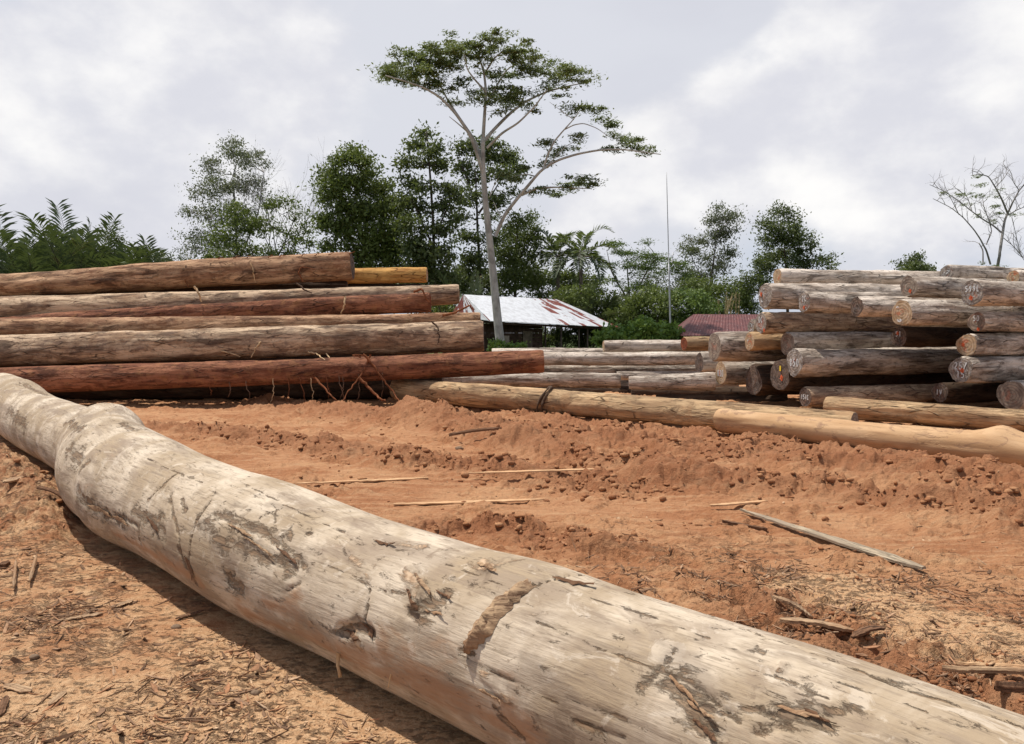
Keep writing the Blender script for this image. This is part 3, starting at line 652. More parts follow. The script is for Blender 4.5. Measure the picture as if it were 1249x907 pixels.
    SC = [([(104, 598), (112, 612), (130, 626), (150, 636)], 8, .012), ([(152, 632), (168, 640)], 3, .01), ([(165, 622), (180, 632), (200, 642), (205, 652)], 9, .012), ([(182, 610), (200, 592), (215, 580)], 2, .008), ([(172, 640), (172, 660)], 3, .008),
          ([(210, 605), (216, 630), (226, 655), (234, 690)], 2.2, .012), ([(262, 616), (246, 645), (240, 672), (238, 690)], 2.0, .012), ([(225, 668), (238, 695), (244, 706)], 5, .006), ([(105, 575), (115, 565)], 6, .008), ([(225, 610), (232, 625)], 3, .01),
          ([(270, 632), (300, 642), (325, 652), (350, 668), (372, 690)], 7, .014), ([(285, 660), (320, 678), (360, 692)], 7, .01), ([(260, 640), (275, 660), (285, 670)], 9, .008), ([(285, 705), (298, 716)], 8, .016), ([(350, 720), (366, 712)], 3, .01),
          ([(355, 645), (356, 660)], 4, .006), ([(377, 651), (378, 653)], 4, .006), ([(338, 630), (338, 640)], 2.5, .005), ([(320, 636), (345, 624)], 2, .006),
          ([(415, 772), (440, 764), (455, 772)], 9, .03), ([(452, 720), (449, 740), (444, 757)], 1.8, .015), ([(512, 742), (538, 738), (545, 728)], 12, .012), ([(478, 722), (496, 725)], 2.2, .008), ([(500, 748), (515, 756)], 4, .008), ([(565, 795), (580, 800)], 4, .01),
          ([(640, 722), (660, 716), (690, 708), (710, 706)], 2, .012), ([(820, 795), (800, 822), (780, 838)], 5, .008), ([(815, 830), (835, 845), (860, 860)], 14, .015), ([(845, 878), (862, 892)], 12, .015), ([(830, 850), (850, 870)], 16, .006), ([(1010, 870), (1040, 862)], 12, .006), ([(880, 868), (930, 862)], 4, .006), ([(940, 870), (980, 865), (1010, 885)], 16, .012), ([(925, 895), (960, 880)], 9, .015),
          ([(860, 745), (930, 775), (1000, 800), (1100, 838), (1249, 886)], 3.2, .014), ([(925, 785), (930, 796)], 5, .01), ([(850, 838), (900, 880)], 3, .014), ([(700, 880), (760, 900)], 4, .006), ([(600, 860), (640, 900)], 5, .006), ([(75, 515), (100, 525)], 4, .006), ([(150, 515), (165, 525)], 6, .008), ([(30, 470), (60, 482)], 5, .008), ([(10, 500), (30, 520)], 6, .006), ([(85, 545), (95, 565)], 7, .01)]
    SC += [([(655, 760), (760, 800), (845, 833)], 1.3, .006), ([(720, 730), (800, 752), (865, 778)], 1.2, .005), ([(545, 690), (640, 728)], 1.2, .005), ([(300, 598), (420, 650)], 1.0, .004), ([(880, 800), (1010, 850)], 1.4, .006), ([(560, 800), (680, 858)], 1.4, .006), ([(400, 690), (470, 722)], 1.0, .004), ([(1020, 830), (1130, 868)], 1.4, .006), ([(180, 560), (250, 592)], .9, .004), ([(690, 850), (760, 878)], 2.5, .006)]
    for i, (p, w, dp) in enumerate(SC):
        g = stroke(p, w, seed=i); scar = np.maximum(scar, .82*g); R = R-.7*dp*sstep(.25, .95, g)*(.6+.8*fbm(S_*20, ca*9, sa*9, o=2, seed=200))
    for p, w in [([(420, 800), (520, 840), (640, 890)], 34), ([(300, 745), (400, 790)], 16), ([(470, 800), (600, 870)], 22), ([(330, 740), (360, 730)], 14), ([(140, 650), (250, 705)], 10), ([(90, 600), (110, 640)], 8)]: mud = np.maximum(mud, .8*stroke(p, w, seed=91))
    for p, w in [([(540, 650), (600, 665), (680, 690)], 7), ([(500, 640), (560, 655)], 5), ([(150, 490), (190, 525), (220, 545)], 6), ([(330, 620), (380, 628)], 5), ([(740, 760), (850, 800)], 10), ([(640, 800), (700, 850)], 16), ([(820, 790), (880, 860)], 20), ([(60, 500), (110, 515)], 7), ([(255, 640), (300, 700)], 12), ([(960, 800), (1100, 850)], 7)]: stain = np.maximum(stain, .9*stroke(p, w, seed=131))
    for p, w, h in [([(500, 700), (515, 720), (505, 735)], 9, .018), ([(430, 680), (450, 700)], 8, .004), ([(595, 700), (590, 690)], 9, .012), ([(480, 665), (520, 668)], 7, .006), ([(600, 700), (640, 690)], 7, .006), ([(430, 770), (440, 785)], 6, .01), ([(640, 722), (610, 740), (590, 770), (575, 792)], 6, .010), ([(950, 820), (958, 812)], 3, .006), ([(620, 850), (590, 820)], 6, .004)]:
        g = stroke(p, w, seed=151); fresh = np.maximum(fresh, .72*g); R = R+h*sstep(.3, .6, g)*(.4+1.2*fbm(S_*16, ca*7, sa*7, o=3, seed=210))
    V = world(R)
    i = np.arange(len(s)-1)[:, None]*na; j = np.arange(na)[None]; j2 = (j+1) % na
    q = np.stack([i+j, i+j2, i+na+j2, i+na+j], -1).reshape(-1, 4)[:, ::-1]
    root = empty('log', (0, 0, 0), 'huge pale debarked log lying diagonally across the foreground, with burl and dark scars', 'log')
    o = mesh_np('trunk', V.reshape(-1, 3), q, True, [fg_mat()], root)
    attr(o, 'lc', np.stack([R*ca, R*sa, S_], -1), 'FLOAT_VECTOR')
    for nm, ar in (('scar', scar), ('mudm', mud), ('stain', stain), ('fresh', fresh)): attr(o, nm, ar)
    for ii in (0, -1):
        ring = V[ii]; c = ring.mean(0); vs = [tuple(p) for p in ring]+[tuple(c)]
        f = mesh_py('cut_face', vs, [(k, (k+1) % na, na) if ii else ((k+1) % na, k, na) for k in range(na)], M['end_tan'], root)
        attr(f, 'fc', np.array(vs)-c, 'FLOAT_VECTOR'); attr(f, 'rnd', np.full(na+1, .3))
    # raised splinter of bark clinging to the flank and a stub twig
    def wp(px, py, lift=0):
        d = np.where(vis, (U-px)**2+(Vv-py)**2, 1e9); i_ = np.unravel_index(np.argmin(d), d.shape); return V[i_]+nrm[i_]*lift
    path = [(648, 718, 5), (630, 731, 8), (614, 742, 11), (600, 757, 12), (590, 772, 11), (580, 784, 8), (572, 796, 4)]
    pts = []; rr = []
    for x, y, w in path:
        pts.append((x, y)); rr.append(w)
    tt = np.linspace(0, len(path)-1, 26); px = np.interp(tt, range(len(path)), [p[0] for p in path]); py = np.interp(tt, range(len(path)), [p[1] for p in path]); ww = np.interp(tt, range(len(path)), rr)*(.75+.5*rng.random(26))
    vs = []; fs = []; nc = 7
    for k in range(26):
        for m_ in range(nc):
            f_ = m_/(nc-1)*2-1; vs.append(tuple(wp(px[k]+f_*ww[k]*.85, py[k]+f_*ww[k]*.5, .002+.022*(1-f_*f_)*(.5+rng.random()*.8))))
    for k in range(25):
        for m_ in range(nc-1): fs.append((k*nc+m_, k*nc+m_+1, (k+1)*nc+m_+1, (k+1)*nc+m_))
    mesh_py('bark_flake', vs, fs, M['paleBark'], root, True)
    # small torn flakes of bark still clinging beside the scars
    for (x, y, an, ln, wd) in [(520, 716, .9, 16, 5), (505, 732, 1.1, 14, 5), (545, 728, .5, 12, 4), (532, 748, .35, 18, 3), (596, 700, .4, 14, 5), (430, 775, .4, 16, 4), (446, 768, .9, 12, 4), (126, 622, .6, 14, 4), (148, 634, .5, 12, 4), (190, 640, .8, 14, 4), (320, 668, .6, 20, 3), (352, 678, .7, 18, 3), (300, 650, .5, 16, 3), (835, 842, .8, 26, 6), (855, 866, .6, 24, 5), (975, 868, .3, 30, 5), (1000, 874, .5, 24, 5), (860, 890, .7, 20, 6), (240, 690, 1.2, 14, 3), (600, 846, .5, 20, 4), (470, 664, .3, 14, 3), (700, 715, .2, 26, 3)]:
        vs = []; fs = []; K2 = 9; cx, cy = math.cos(an), math.sin(an)
        for k in range(K2):
            f_ = k/(K2-1)*2-1; w_ = wd*(1-abs(f_)**2.5)*(.6+.6*rng.random())+.4; lf = .003+.011*max(0, f_)**2+.004*rng.random()
            for m_ in (-1, 0, 1): vs.append(tuple(wp(x+cx*f_*ln-cy*m_*w_*.5, y+cy*f_*ln+cx*m_*w_*.5, lf+.004*(1-abs(m_)))))
        for k in range(K2-1):
            for m_ in range(2): fs.append((k*3+m_, k*3+m_+1, (k+1)*3+m_+1, (k+1)*3+m_))
        mesh_py('bark_flake', vs, fs, M['bark' if rng.random() < .45 else 'paleBark'], root, True)
    p0 = wp(412, 796); tubes('twig', [([p0, p0+np.array([.0, -.015, -.05]), p0+np.array([.012, -.02, -.10])], [.010, .007, .008])], M['palestrip'], root)
    p0 = wp(478, 822); tubes('twig', [([p0, p0+np.array([-.01, -.02, -.05])], [.004, .002])], M['palestrip'], root)
    root['_L'] = 17
build_fg()

# ---- stacks
def LG(a, b, mat, label, group, **k):
    ax, ay, ad, aw = a; bx, by, bd, bw = b
    return make_log(P(ax, ay, ad), P(bx, by, bd), aw*ad/1960*.985, bw*bd/1960*.985, mat, label, group, **k)
GL = 'logs of the red and brown stack'
L6 = LG((663, 440, 18.0, 29), (-130, 470, 17.6, 35), 'red', 'dark red stripped log at the foot of the left stack, reaching farthest right', GL, end='end_red', rough=.05, bend=.06)
L5 = LG((590, 409, 18.45, 38), (-150, 433, 18.2, 39), 'greybrown', 'thick grey-brown log with black underside lying on the bottom red log', GL, end='end_dark', rough=.07, bend=.05)
L4 = LG((586, 391, 19.25, 22), (-150, 404, 19.1, 26), 'brown', 'thin brown log squeezed in just above the thick grey-brown log', GL, end='end_red', rough=.07, bend=.05)
L3 = LG((525, 368, 19.75, 25), (-150, 406, 19.65, 24), 'red', 'rough reddish log under the long smooth grey-brown one, third from top of the stack', GL, end='end_red', rough=.09, bend=.08)
L2 = LG((560, 358, 20.3, 25), (-150, 383, 19.95, 34), 'greybrown', 'long smooth grey-brown log tapering to the right, second from the top of the stack', GL, end='end_tan', rough=.055, bend=.06)
L1 = LG((430, 324, 20.95, 36), (-150, 358, 20.5, 29), 'brown', 'topmost shaggy brown log of the left stack', GL, end='end_dark', rough=.08, bend=.08)
L0 = LG((521, 335, 21.6, 20), (380, 338, 21.6, 20), 'orange', 'bright yellow debarked log end showing behind the topmost brown log', GL, end='end_tan', rough=.04)
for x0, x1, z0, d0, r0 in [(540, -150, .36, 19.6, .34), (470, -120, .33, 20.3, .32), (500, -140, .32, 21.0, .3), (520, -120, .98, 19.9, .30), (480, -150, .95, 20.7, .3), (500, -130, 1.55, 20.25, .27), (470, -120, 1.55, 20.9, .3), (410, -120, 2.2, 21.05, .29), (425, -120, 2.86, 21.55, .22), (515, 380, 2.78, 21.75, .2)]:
    A = P(x0, 400, d0); B = P(x1, 400, d0); A.z = z0; B.z = z0; make_log(A, B, r0, r0, 'shade_or_wet', 'filler log added deep inside the left stack, coloured dark for shade, seen only through the gaps', 'filler logs added inside the red and brown stack', end='end_dark')  # fillers support the stack and block light; shade painted into their colour
GM = 'pale logs in the middle pile'
M2 = LG((612, 437, 22.4, 17), (862, 437, 22.0, 17), 'pale', 'long pale log across the top of the middle pile', GM, end='end_grey')
LG((736, 422, 22.9, 15), (910, 421, 23.2, 14), 'pale', 'short pale log laid on top of the middle pile, its sawn end facing left', GM, end='end_tan')
LG((834, 419, 21.3, 17), (985, 416, 22.6, 17), 'ochre', 'short tan log with reddish sawn end beside the right stack', GM, end='end_red')
LG((600, 430, 23.5, 12), (735, 430, 23.5, 12), 'pale', 'thin pale log behind the long pale one, near the hut', GM)
LG((590, 452, 22.7, 14), (862, 451, 22.5, 15), 'grey', 'pinkish grey log second layer down in the middle pile', GM)
LG((757, 464, 21.0, 19), (520, 463, 21.6, 17), 'grey', 'mottled grey log with a yellow tag on its dark right-hand end', GM, end='end_dark', tagp=True)
LG((752, 458, 21.9, 11), (900, 458, 21.9, 12), 'pale', 'thin pale log peeping over the black-and-white ended one', GM)
LG((767, 467, 19.6, 17), (872, 465, 19.35, 24), 'grey', 'grey log widening to the right with white paint on its small left end', GM, end='end_paint', splash=4)
LG((600, 470, 23.1, 17), (900, 470, 22.6, 17), 'grey', 'shaded grey log low in the middle pile behind the tagged one', GM, end='end_dark')
LG((610, 443, 23.3, 14), (865, 444, 23.0, 14), 'pale', 'pale log wedged between first and second layers of the middle pile', GM)
LG((770, 480, 21.1, 19), (930, 481, 20.7, 20), 'shade_or_wet', 'dark log under the white-painted one in the middle pile', GM, end='end_dark')
LG((800, 488, 19.6, 15), (960, 488, 19.0, 16), 'shade_or_wet', 'dark log in the shade at the foot of the middle pile', GM, end='end_dark')
LG((600, 479, 22.2, 17), (800, 479, 21.9, 17), 'shade_or_wet', 'dark bearer log at the bottom of the middle pile', GM, end='end_dark')
B1 = LG((484, 474, 18.6, 27), (1042, 521, 11.95, 40), 'ochre', 'long ochre log with cracked bark on the mud bank, bound by a dark vine', 'loose logs along the mud bank', end='end_tan', rough=.06, bend=.04)
T1 = LG((878, 512, 12.75, 30), (1451, 573, 8.3, 51), 'clay', 'smooth clay-coated tan log with a hump, in front of the right stack', 'loose logs along the mud bank', end='end_tan', rough=.03, bend=.02, bumps=((4.05, 1.75, .20, .095), (2.2, 2.3, .12, -.012), (.28, 1.6, .07, -.012)))
LG((1008, 496, 15.2, 27), (1310, 517, 12.7, 28), 'ochre', 'rough split-bark ochre log behind the clay-coated log', 'loose logs along the mud bank', end='end_tan', rough=.09, bend=.06)
GR = 'numbered grey logs of the right stack'
RL = [ # px py depth diam azimuth length mat end text orange extra label
 (948, 338, 18.6, 22, 80, 9, 'pale', 'end_tan', None, None, {}, 'smooth pale log on the upper left of the right stack with plain end'),
 (933, 361, 17.6, 33, 77, 9, 'pale', 'end_paint', None, (-.6, .2), {'splash': 3}, 'pale thick log with split red-stained end at the upper left corner of the right stack'),
 (981, 368, 16.5, 26, 75, 6.6, 'grey', 'end_paint', '2C', (-.1, -.5), {}, 'grey log end sprayed white and orange, left of the plain dark small end'),
 (1045, 374, 15.9, 25, 73, 3.7, 'pale', 'end_dark', None, None, {}, 'pale log with small unmarked dark end, between the painted ends of the top rows'),
 (1108, 349, 15.7, 27, 67, 7, 'grey', 'end_grey', None, (.1, -.4), {}, 'log in the top row with one orange dab on its grey end'),
 (1186, 357, 14.7, 32, 64, 7, 'grey', 'end_paint', '599L', (-.2, -.35), {}, 'top row log numbered 599L in white on a dark end'),
 (1100, 381, 15.0, 32, 66, 7, 'grey', 'end_tan', None, None, {'splash': 3}, 'log with bright yellowish sawn end below the orange dabbed top log'),
 (928, 394, 17.5, 27, 76, 7.5, 'greybrown', 'end_paint', '0C', (.5, -.6), {}, 'long dark log with chipped painted end at the left edge of the right stack'),
 (1096, 411, 16.1, 25, 65, 7, 'shade_or_wet', 'end_dark', '51', (-.2, .4), {}, 'shaded log end with white number 51 in the dark hollow'),
 (1191, 392, 14.9, 25, 64, 7, 'grey', 'end_grey', '50', (.1, -.7), {}, 'log marked 50 with orange spot low on its end, just under log 599L'),
 (1179, 420, 15.0, 29, 64, 7, 'grey', 'end_tan', None, (-.4, 0), {}, 'log with pale tan end and faint orange dab, halfway down the right-hand column'),
 (1172, 451, 14.9, 34, 66, 7, 'grey', 'end_paint', '25/|15', (.0, 0), {}, 'log with cracked end and two rows of white digits, low in the right-hand column'),
 (1233, 482, 14.5, 38, 63, 6, 'grey', 'end_grey', None, None, {}, 'thick stub log with unpainted face at the bottom right corner of the stack'),
 (1146, 478, 15.75, 26, 66, 6, 'shade_or_wet', 'end_dark', 'IV', None, {}, 'shaded log end marked IV low in the dark hollow'),
 (969, 442, 16.4, 35, 73, 8, 'grey', 'end_paint', '850', None, {}, 'thick grey log numbered 850 in the middle of the right stack'),
 (960, 419, 17.35, 30, 74, 8, 'grey', 'end_grey', None, None, {}, 'rough torn log wedged just above and behind log 850'),
 (982, 484, 16.2, 26, 75, 4.6, 'greybrown', 'end_dark', '151C', None, {}, 'small dark log end numbered 151C at the foot of the right stack'),
 (914, 416, 17.9, 23, 76, 6, 'ochre', 'end_tan', None, None, {'splash': 1}, 'slim log with light tan end and white centre spot beside the big cracked end'),
 (871, 423, 18.6, 37, 78, 6, 'grey', 'end_grey', None, None, {}, 'big log with cracked grey end at the left tip of the right stack'),
 (879, 455, 19.2, 30, 78, 5, 'grey', 'end_tan', '030', None, {}, 'log numbered 030 tucked under the big cracked end'),
 (919, 464, 18.1, 39, 76, 3.0, 'shade_or_wet', 'end_dark', None, None, {}, 'dark unpainted round log end under the slim tan log'),
 (951, 458, 17.05, 40, 72, 5, 'shade_or_wet', 'end_dark', None, (.1, -.1), {'tagp': True}, 'dark log end with a yellow tag, left of log 850'),
 (853, 442, 20.2, 25, 78, 6, 'grey', 'end_dark', None, None, {}, 'dark-ended log at the far left behind the big cracked end'),
 (916, 398, 18.5, 18, 78, 6, 'grey', 'end_paint', None, None, {'splash': 5}, 'small log end daubed all white behind the chipped painted log'),
 (1154, 333, 16.9, 20, 70, 7, 'pale', 'end_paint', None, None, {'splash': 4}, 'jagged white-painted log at the very top, behind the numbered top row'),
 (1236, 338, 15.9, 18, 70, 5, 'pale', 'end_tan', None, None, {}, 'pale log top right, partly hidden behind log 599L'),
 (1085, 455, 18.8, 36, 72, 5, 'shade_or_wet', 'end_dark', None, None, {}, 'inner log added behind log 850 to darken the hollow'),  # added filler keeping sky glow out of the hollow
 (1000, 383, 18.4, 24, 75, 7, 'shade_or_wet', 'end_dark', None, None, {}, 'dark inner log filling the gap under the top rows of the right stack'),
 (1232, 466, 18.6, 42, 68, 4, 'shade_or_wet', 'end_dark', None, None, {}, 'inner log added behind the thick stub at the bottom right to block light'),  # added filler, shuts out sky glow behind the stub
]
for (px, py, d, w, az, L, mt, en, tx, orr, ex, lb) in RL:
    A = P(px, py, d); r0 = w*d/1960; u = Vector((math.sin(rad(az)), math.cos(rad(az)), 0)); Bp = A+u*L
    make_log(A, Bp, r0, r0*rng.uniform(.92, 1.06), mt, lb, GR, end=en, text=tx, orange=orr, rough=.085, bend=.06, **ex)
# bark strips, roots and fibres: parts of the logs they hang from
def strip(root, pts, r, mat='redstrip', name='bark_strip'):
    loc = np.array(root.location)
    P3 = [np.array(P(*p))-loc for p in pts]
    t = np.linspace(0, len(P3)-1, len(P3)*4); q = np.stack([np.interp(t, range(len(P3)), [p[k] for p in P3]) for k in range(3)], -1)
    q[1:-1] += (rng.random((len(q)-2, 3))-.5)*.03
    o = tubes(name, [(q, r*(1.1-.6*np.linspace(0, 1, len(q))))], M[mat], root, 5); return o
D6 = 17.62
for x, y0, y1, x2 in [(333, 467, 492, 330), (352, 467, 490, 349), (366, 465, 495, 372), (379, 467, 490, 381), (413, 464, 494, 419), (418, 465, 488, 414), (398, 465, 486, 401), (437, 462, 490, 436), (466, 461, 484, 466), (300, 469, 488, 304), (280, 470, 484, 278), (255, 471, 482, 257)]:
    strip(L6, [(x, y0-6, D6), (x+1, y0+4, D6-.05), ((x+x2)/2+2, (y0+y1)/2, D6-.1), (x2, y1, D6-.05)], .011, rng.choice(['redstrip', 'twig', 'palestrip'], p=[.55, .35, .1]), 'hanging_root')
strip(L6, [(443, 432, 17.68), (458, 448, 17.6), (467, 463, 17.55), (480, 478, 17.5), (487, 490, 17.3)], .028)
strip(L6, [(452, 432, 17.68), (446, 447, 17.65), (438, 462, 17.5), (425, 477, 17.4), (417, 492, 17.2)], .022)
strip(L6, [(438, 461, 17.5), (450, 472, 17.4), (462, 485, 17.2), (470, 489, 17.1)], .035)
strip(L6, [(384, 460, 17.6), (396, 474, 17.4), (412, 490, 17.2)], .026)
strip(L6, [(440, 435, 17.66), (430, 433, 17.66), (447, 433, 17.66)], .02)
strip(L5, [(376, 429, 18.05), (385, 431, 18.0), (395, 438, 17.75), (413, 452, 17.66)], .02, 'palestrip')
strip(L5, [(398, 431, 18.03), (404, 440, 17.8), (416, 450, 17.65)], .016, 'palestrip')
strip(L5, [(318, 417, 18.05), (312, 424, 18.02), (306, 436, 18.0)], .02, 'palestrip')
strip(L5, [(270, 428, 18.03), (282, 431, 18.0), (293, 435, 18.0)], .016, 'palestrip')
strip(L5, [(527, 392, 18.15), (534, 400, 18.05), (536, 411, 18.02), (534, 420, 18.03)], .022, 'vine')
strip(L2, [(237, 349, 19.6), (242, 358, 19.55), (246, 368, 19.6)], .03, 'palestrip')
strip(L1, [(306, 320, 20.55), (309, 332, 20.5), (312, 345, 20.6)], .022, 'palestrip')
strip(L1, [(370, 343, 20.6), (364, 333, 20.5), (368, 325, 20.5), (384, 328, 20.45)], .018, 'redstrip')
strip(L1, [(217, 330, 20.6), (225, 338, 20.5), (230, 350, 20.5)], .022, 'redstrip')
strip(L3, [(421, 361, 19.4), (420, 372, 19.3), (416, 383, 19.4)], .025, 'palestrip')
strip(L2, [(361, 345, 19.95), (372, 353, 19.85), (380, 357, 19.85)], .025, 'vine')
strip(L3, [(505, 356, 19.5), (514, 352, 19.4), (518, 360, 19.35), (524, 371, 19.4)], .03, 'redstrip')
strip(L4, [(540, 384, 19.0), (556, 381, 18.95), (572, 372, 18.95), (578, 379, 19)], .03, 'redstrip')
for k in range(9):
    x = 260+k*20+rng.integers(0, 9); y = 316-(x-260)*.035; strip(L1, [(x, y, 20.6), (x+3, y-2.5, 20.55), (x+7, y-4+rng.random()*3, 20.5)], .012, 'redstrip', 'bark_fibre')
def vine_loop(root_log, px, label):
    A = Vector(LOGS_BY[root_log.name][0]); B = Vector(LOGS_BY[root_log.name][1]); 
    t = .5; lo, hi = 0, 1
    for _ in range(40):
        t = (lo+hi)/2; q = A.lerp(B, t); x, _y = proj_np(np.array(q)); 
        if x < px: lo = t
        else: hi = t
    c = A.lerp(B, t); rA, rB = LOGS_BY[root_log.name][2:4]; r = (rA+(rB-rA)*t)*1.07+.02
    T = (B-A).normalized(); X = T.cross(Vector((0, 0, 1))).normalized(); Y = X.cross(T)
    lines = []
    for k in range(2):
        a = np.linspace(0, 2*np.pi, 40); pts = [tuple(X*math.cos(x)*r+Y*math.sin(x)*r+T*(.05*math.sin(x*1+k)+.06*k+.05*math.sin(x*2))) for x in a]; lines.append((pts, .022+.008*np.sin(a*5+k)))
    o = tubes('vine', lines, M['vine'], None, 6); o.location = c; tag(o, label, 'vine')
LOGS_BY = {B1.name: LOGS[[l[4].startswith('long ochre') for l in LOGS].index(True)]}
vine_loop(B1, 668, 'dark twisted vine looped round the long ochre log')
# ---------------------------------------------------------------- vegetation
TREE_D = 2.2; LEAF_N = 2.1
def leaf_cards(centers, sizes, asp=.45, flatz=0.0, droop=0.0):
    n = len(centers); a = rng.normal(size=(n, 3)); a[:, 2] = a[:, 2]*(1-flatz)-droop; a /= np.linalg.norm(a, axis=1)[:, None]+1e-9
    b = rng.normal(size=(n, 3)); b[:, 2] *= (1-flatz); b = np.cross(a, b) if flatz < .5 else np.cross(a, np.array([0, 0, 1.])+rng.normal(size=(n, 3))*.35)
    b /= np.linalg.norm(b, axis=1)[:, None]+1e-9
    L = sizes[:, None]*a/2; Wd = sizes[:, None]*asp*b/2; nn = np.cross(a, b)*sizes[:, None]*.08
    V = np.stack([centers-L, centers+Wd+nn, centers+L, centers-Wd+nn], 1).reshape(-1, 3)
    q = np.arange(n*4).reshape(-1, 4); return V, q
def foliage(name, lobes, D, base, mat, parent, size=.26, dens=1.0, clump=.55, asp=.45, flatz=0., droop=0., dscale=.8, clump_n=26, spread=1.0):
    """lobes (px,py,rx,ry) -> clumps of leaf cards through each lobe's volume"""
    pts = []; cl = []; k = D/F
    for lb in lobes:
        px, py, rx, ry = lb[:4]; dd = lb[4] if len(lb) > 4 else 1
        off = lb[5] if len(lb) > 5 else (rng.random()-.5)*2.2
        c = np.array(P(px, py, D+off*k*60*.4))
        R = np.array([rx*k, (rx+ry)/2*k*dscale, ry*k]); vol = rx*ry
        nc = max(3, int(vol/38*dens*dd*TREE_D))
        u = rng.normal(size=(nc, 3)); u /= np.linalg.norm(u, axis=1)[:, None]; u *= (rng.random(nc)**.42)[:, None]
        cc = c+u*R; cl.append(cc)
        for q in cc:
            m_ = int(clump_n*LEAF_N*(.5+rng.random())); s = clump*(.55+.8*rng.random())*spread
            v = rng.normal(size=(m_, 3))*s*.5*np.array([1, 1, .62 if not flatz else .28]); pts.append(q+v)
    pts = np.concatenate(pts); sizes = size*.84*(.5+1.0*rng.random(len(pts)))
    V, q = leaf_cards(pts-np.array(base), sizes, asp, flatz, droop)
    o = mesh_np(name, V, q, True, [M[mat]], parent)
    # broad light / dark clumps are the leaves' own colour variation
    w = pts*.55; r = .55*fbm(w[:, 0], w[:, 1], w[:, 2], o=2, seed=300)+.45*rng.random(len(pts)); r = np.clip((r-.25)*2, 0, 1)
    attr(o, 'rnd', np.repeat(r, 4)); return cl
def wob(p0, p1, n=6, a=.06):
    p0, p1 = np.array(p0, float), np.array(p1, float); L = np.linalg.norm(p1-p0); t = np.linspace(0, 1, n)[:, None]
    q = p0+(p1-p0)*t; q[1:-1] += rng.normal(size=(n-2, 3))*L*a*.5; return q
def tree(label, D, trunks, lobes, mat, group=None, tw=.16, tmat='trunk', size=.26, dens=1., clump=.55, asp=.45, twigs=2, name='tree', basez=0, **kw):
    """trunks: list of picture polylines from the ground up"""
    b = P(trunks[0][0][0], 408, D); b.z = 0; base = (b.x, b.y, 0)
    root = empty(name, base, label, 'tree', group)
    lines = []; tips = []; nodes = []
    for ti, tr in enumerate(trunks):
        pts = [np.array(P(x, y, D+(0 if ti == 0 else rng.normal()*.25*j)))-np.array(base) for j, (x, y) in enumerate(tr)]
        if tr[0][1] > 400: pts[0][2] = -.2
        t = np.linspace(0, len(pts)-1, len(pts)*5); q = np.stack([np.interp(t, range(len(pts)), [p[k] for p in pts]) for k in range(3)], -1)
        q[1:-1] += rng.normal(size=(len(q)-2, 3))*tw*.12
        q[1:-1] = (q[:-2]+2*q[1:-1]+q[2:])/4
        w0 = tw*(1 if ti == 0 else .55); lines.append((q, w0*(1-.72*np.linspace(0, 1, len(q))))); nodes.append(q)
    cl = foliage('crown', lobes, D, base, mat, root, size, dens, clump, asp, **kw)
    allq = np.concatenate([q[len(q)//4:] for q in nodes]); limbs = []
    for (lb, cc) in zip(lobes, cl):
        c = cc.mean(0)-np.array(base); low = allq[allq[:, 2] < c[2]-.2]; src = low if len(low) else allq
        d = np.linalg.norm(src-c, axis=1)+.0*src[:, 2]; s = src[d.argmin()]
        L = np.linalg.norm(c-s)
        if L > .5:
            q = wob(s, c, 7, .10); limbs.append((q, tw*.30*(1-.7*np.linspace(0, 1, 7))))
        for k in range(min(len(cc), twigs*3)):
            e = cc[k]-np.array(base); limbs.append((wob(c, e, 4, .12), tw*.11*(1-.6*np.linspace(0, 1, 4))))
    tubes('trunk', lines, M[tmat], root, 8); 
    if limbs: tubes('branches', limbs, M[tmat], root, 4)
    return root
def twig_tree(lines, p, d, L, r, n, spread=.5, up=.15, kids=(2, 4)):
    p = np.array(p, float); d = np.array(d, float); d /= np.linalg.norm(d)
    q = [p]; dd = d.copy()
    for k in range(3): dd = dd+rng.normal(size=3)*.13+np.array([0, 0, up*.3]); dd /= np.linalg.norm(dd); q.append(q[-1]+dd*L/3)
    lines.append((np.array(q), r*(1-.45*np.linspace(0, 1, 4))))
    if n <= 0: return [q[-1]]
    tips = []
    for k in range(rng.integers(*kids)+0):
        s = q[1+rng.integers(0, 3)] if k else q[-1]
        nd_ = dd+rng.normal(size=3)*spread; tips += twig_tree(lines, s, nd_, L*(.6+.25*rng.random()), r*.55, n-1, spread, up, kids)
    return tips
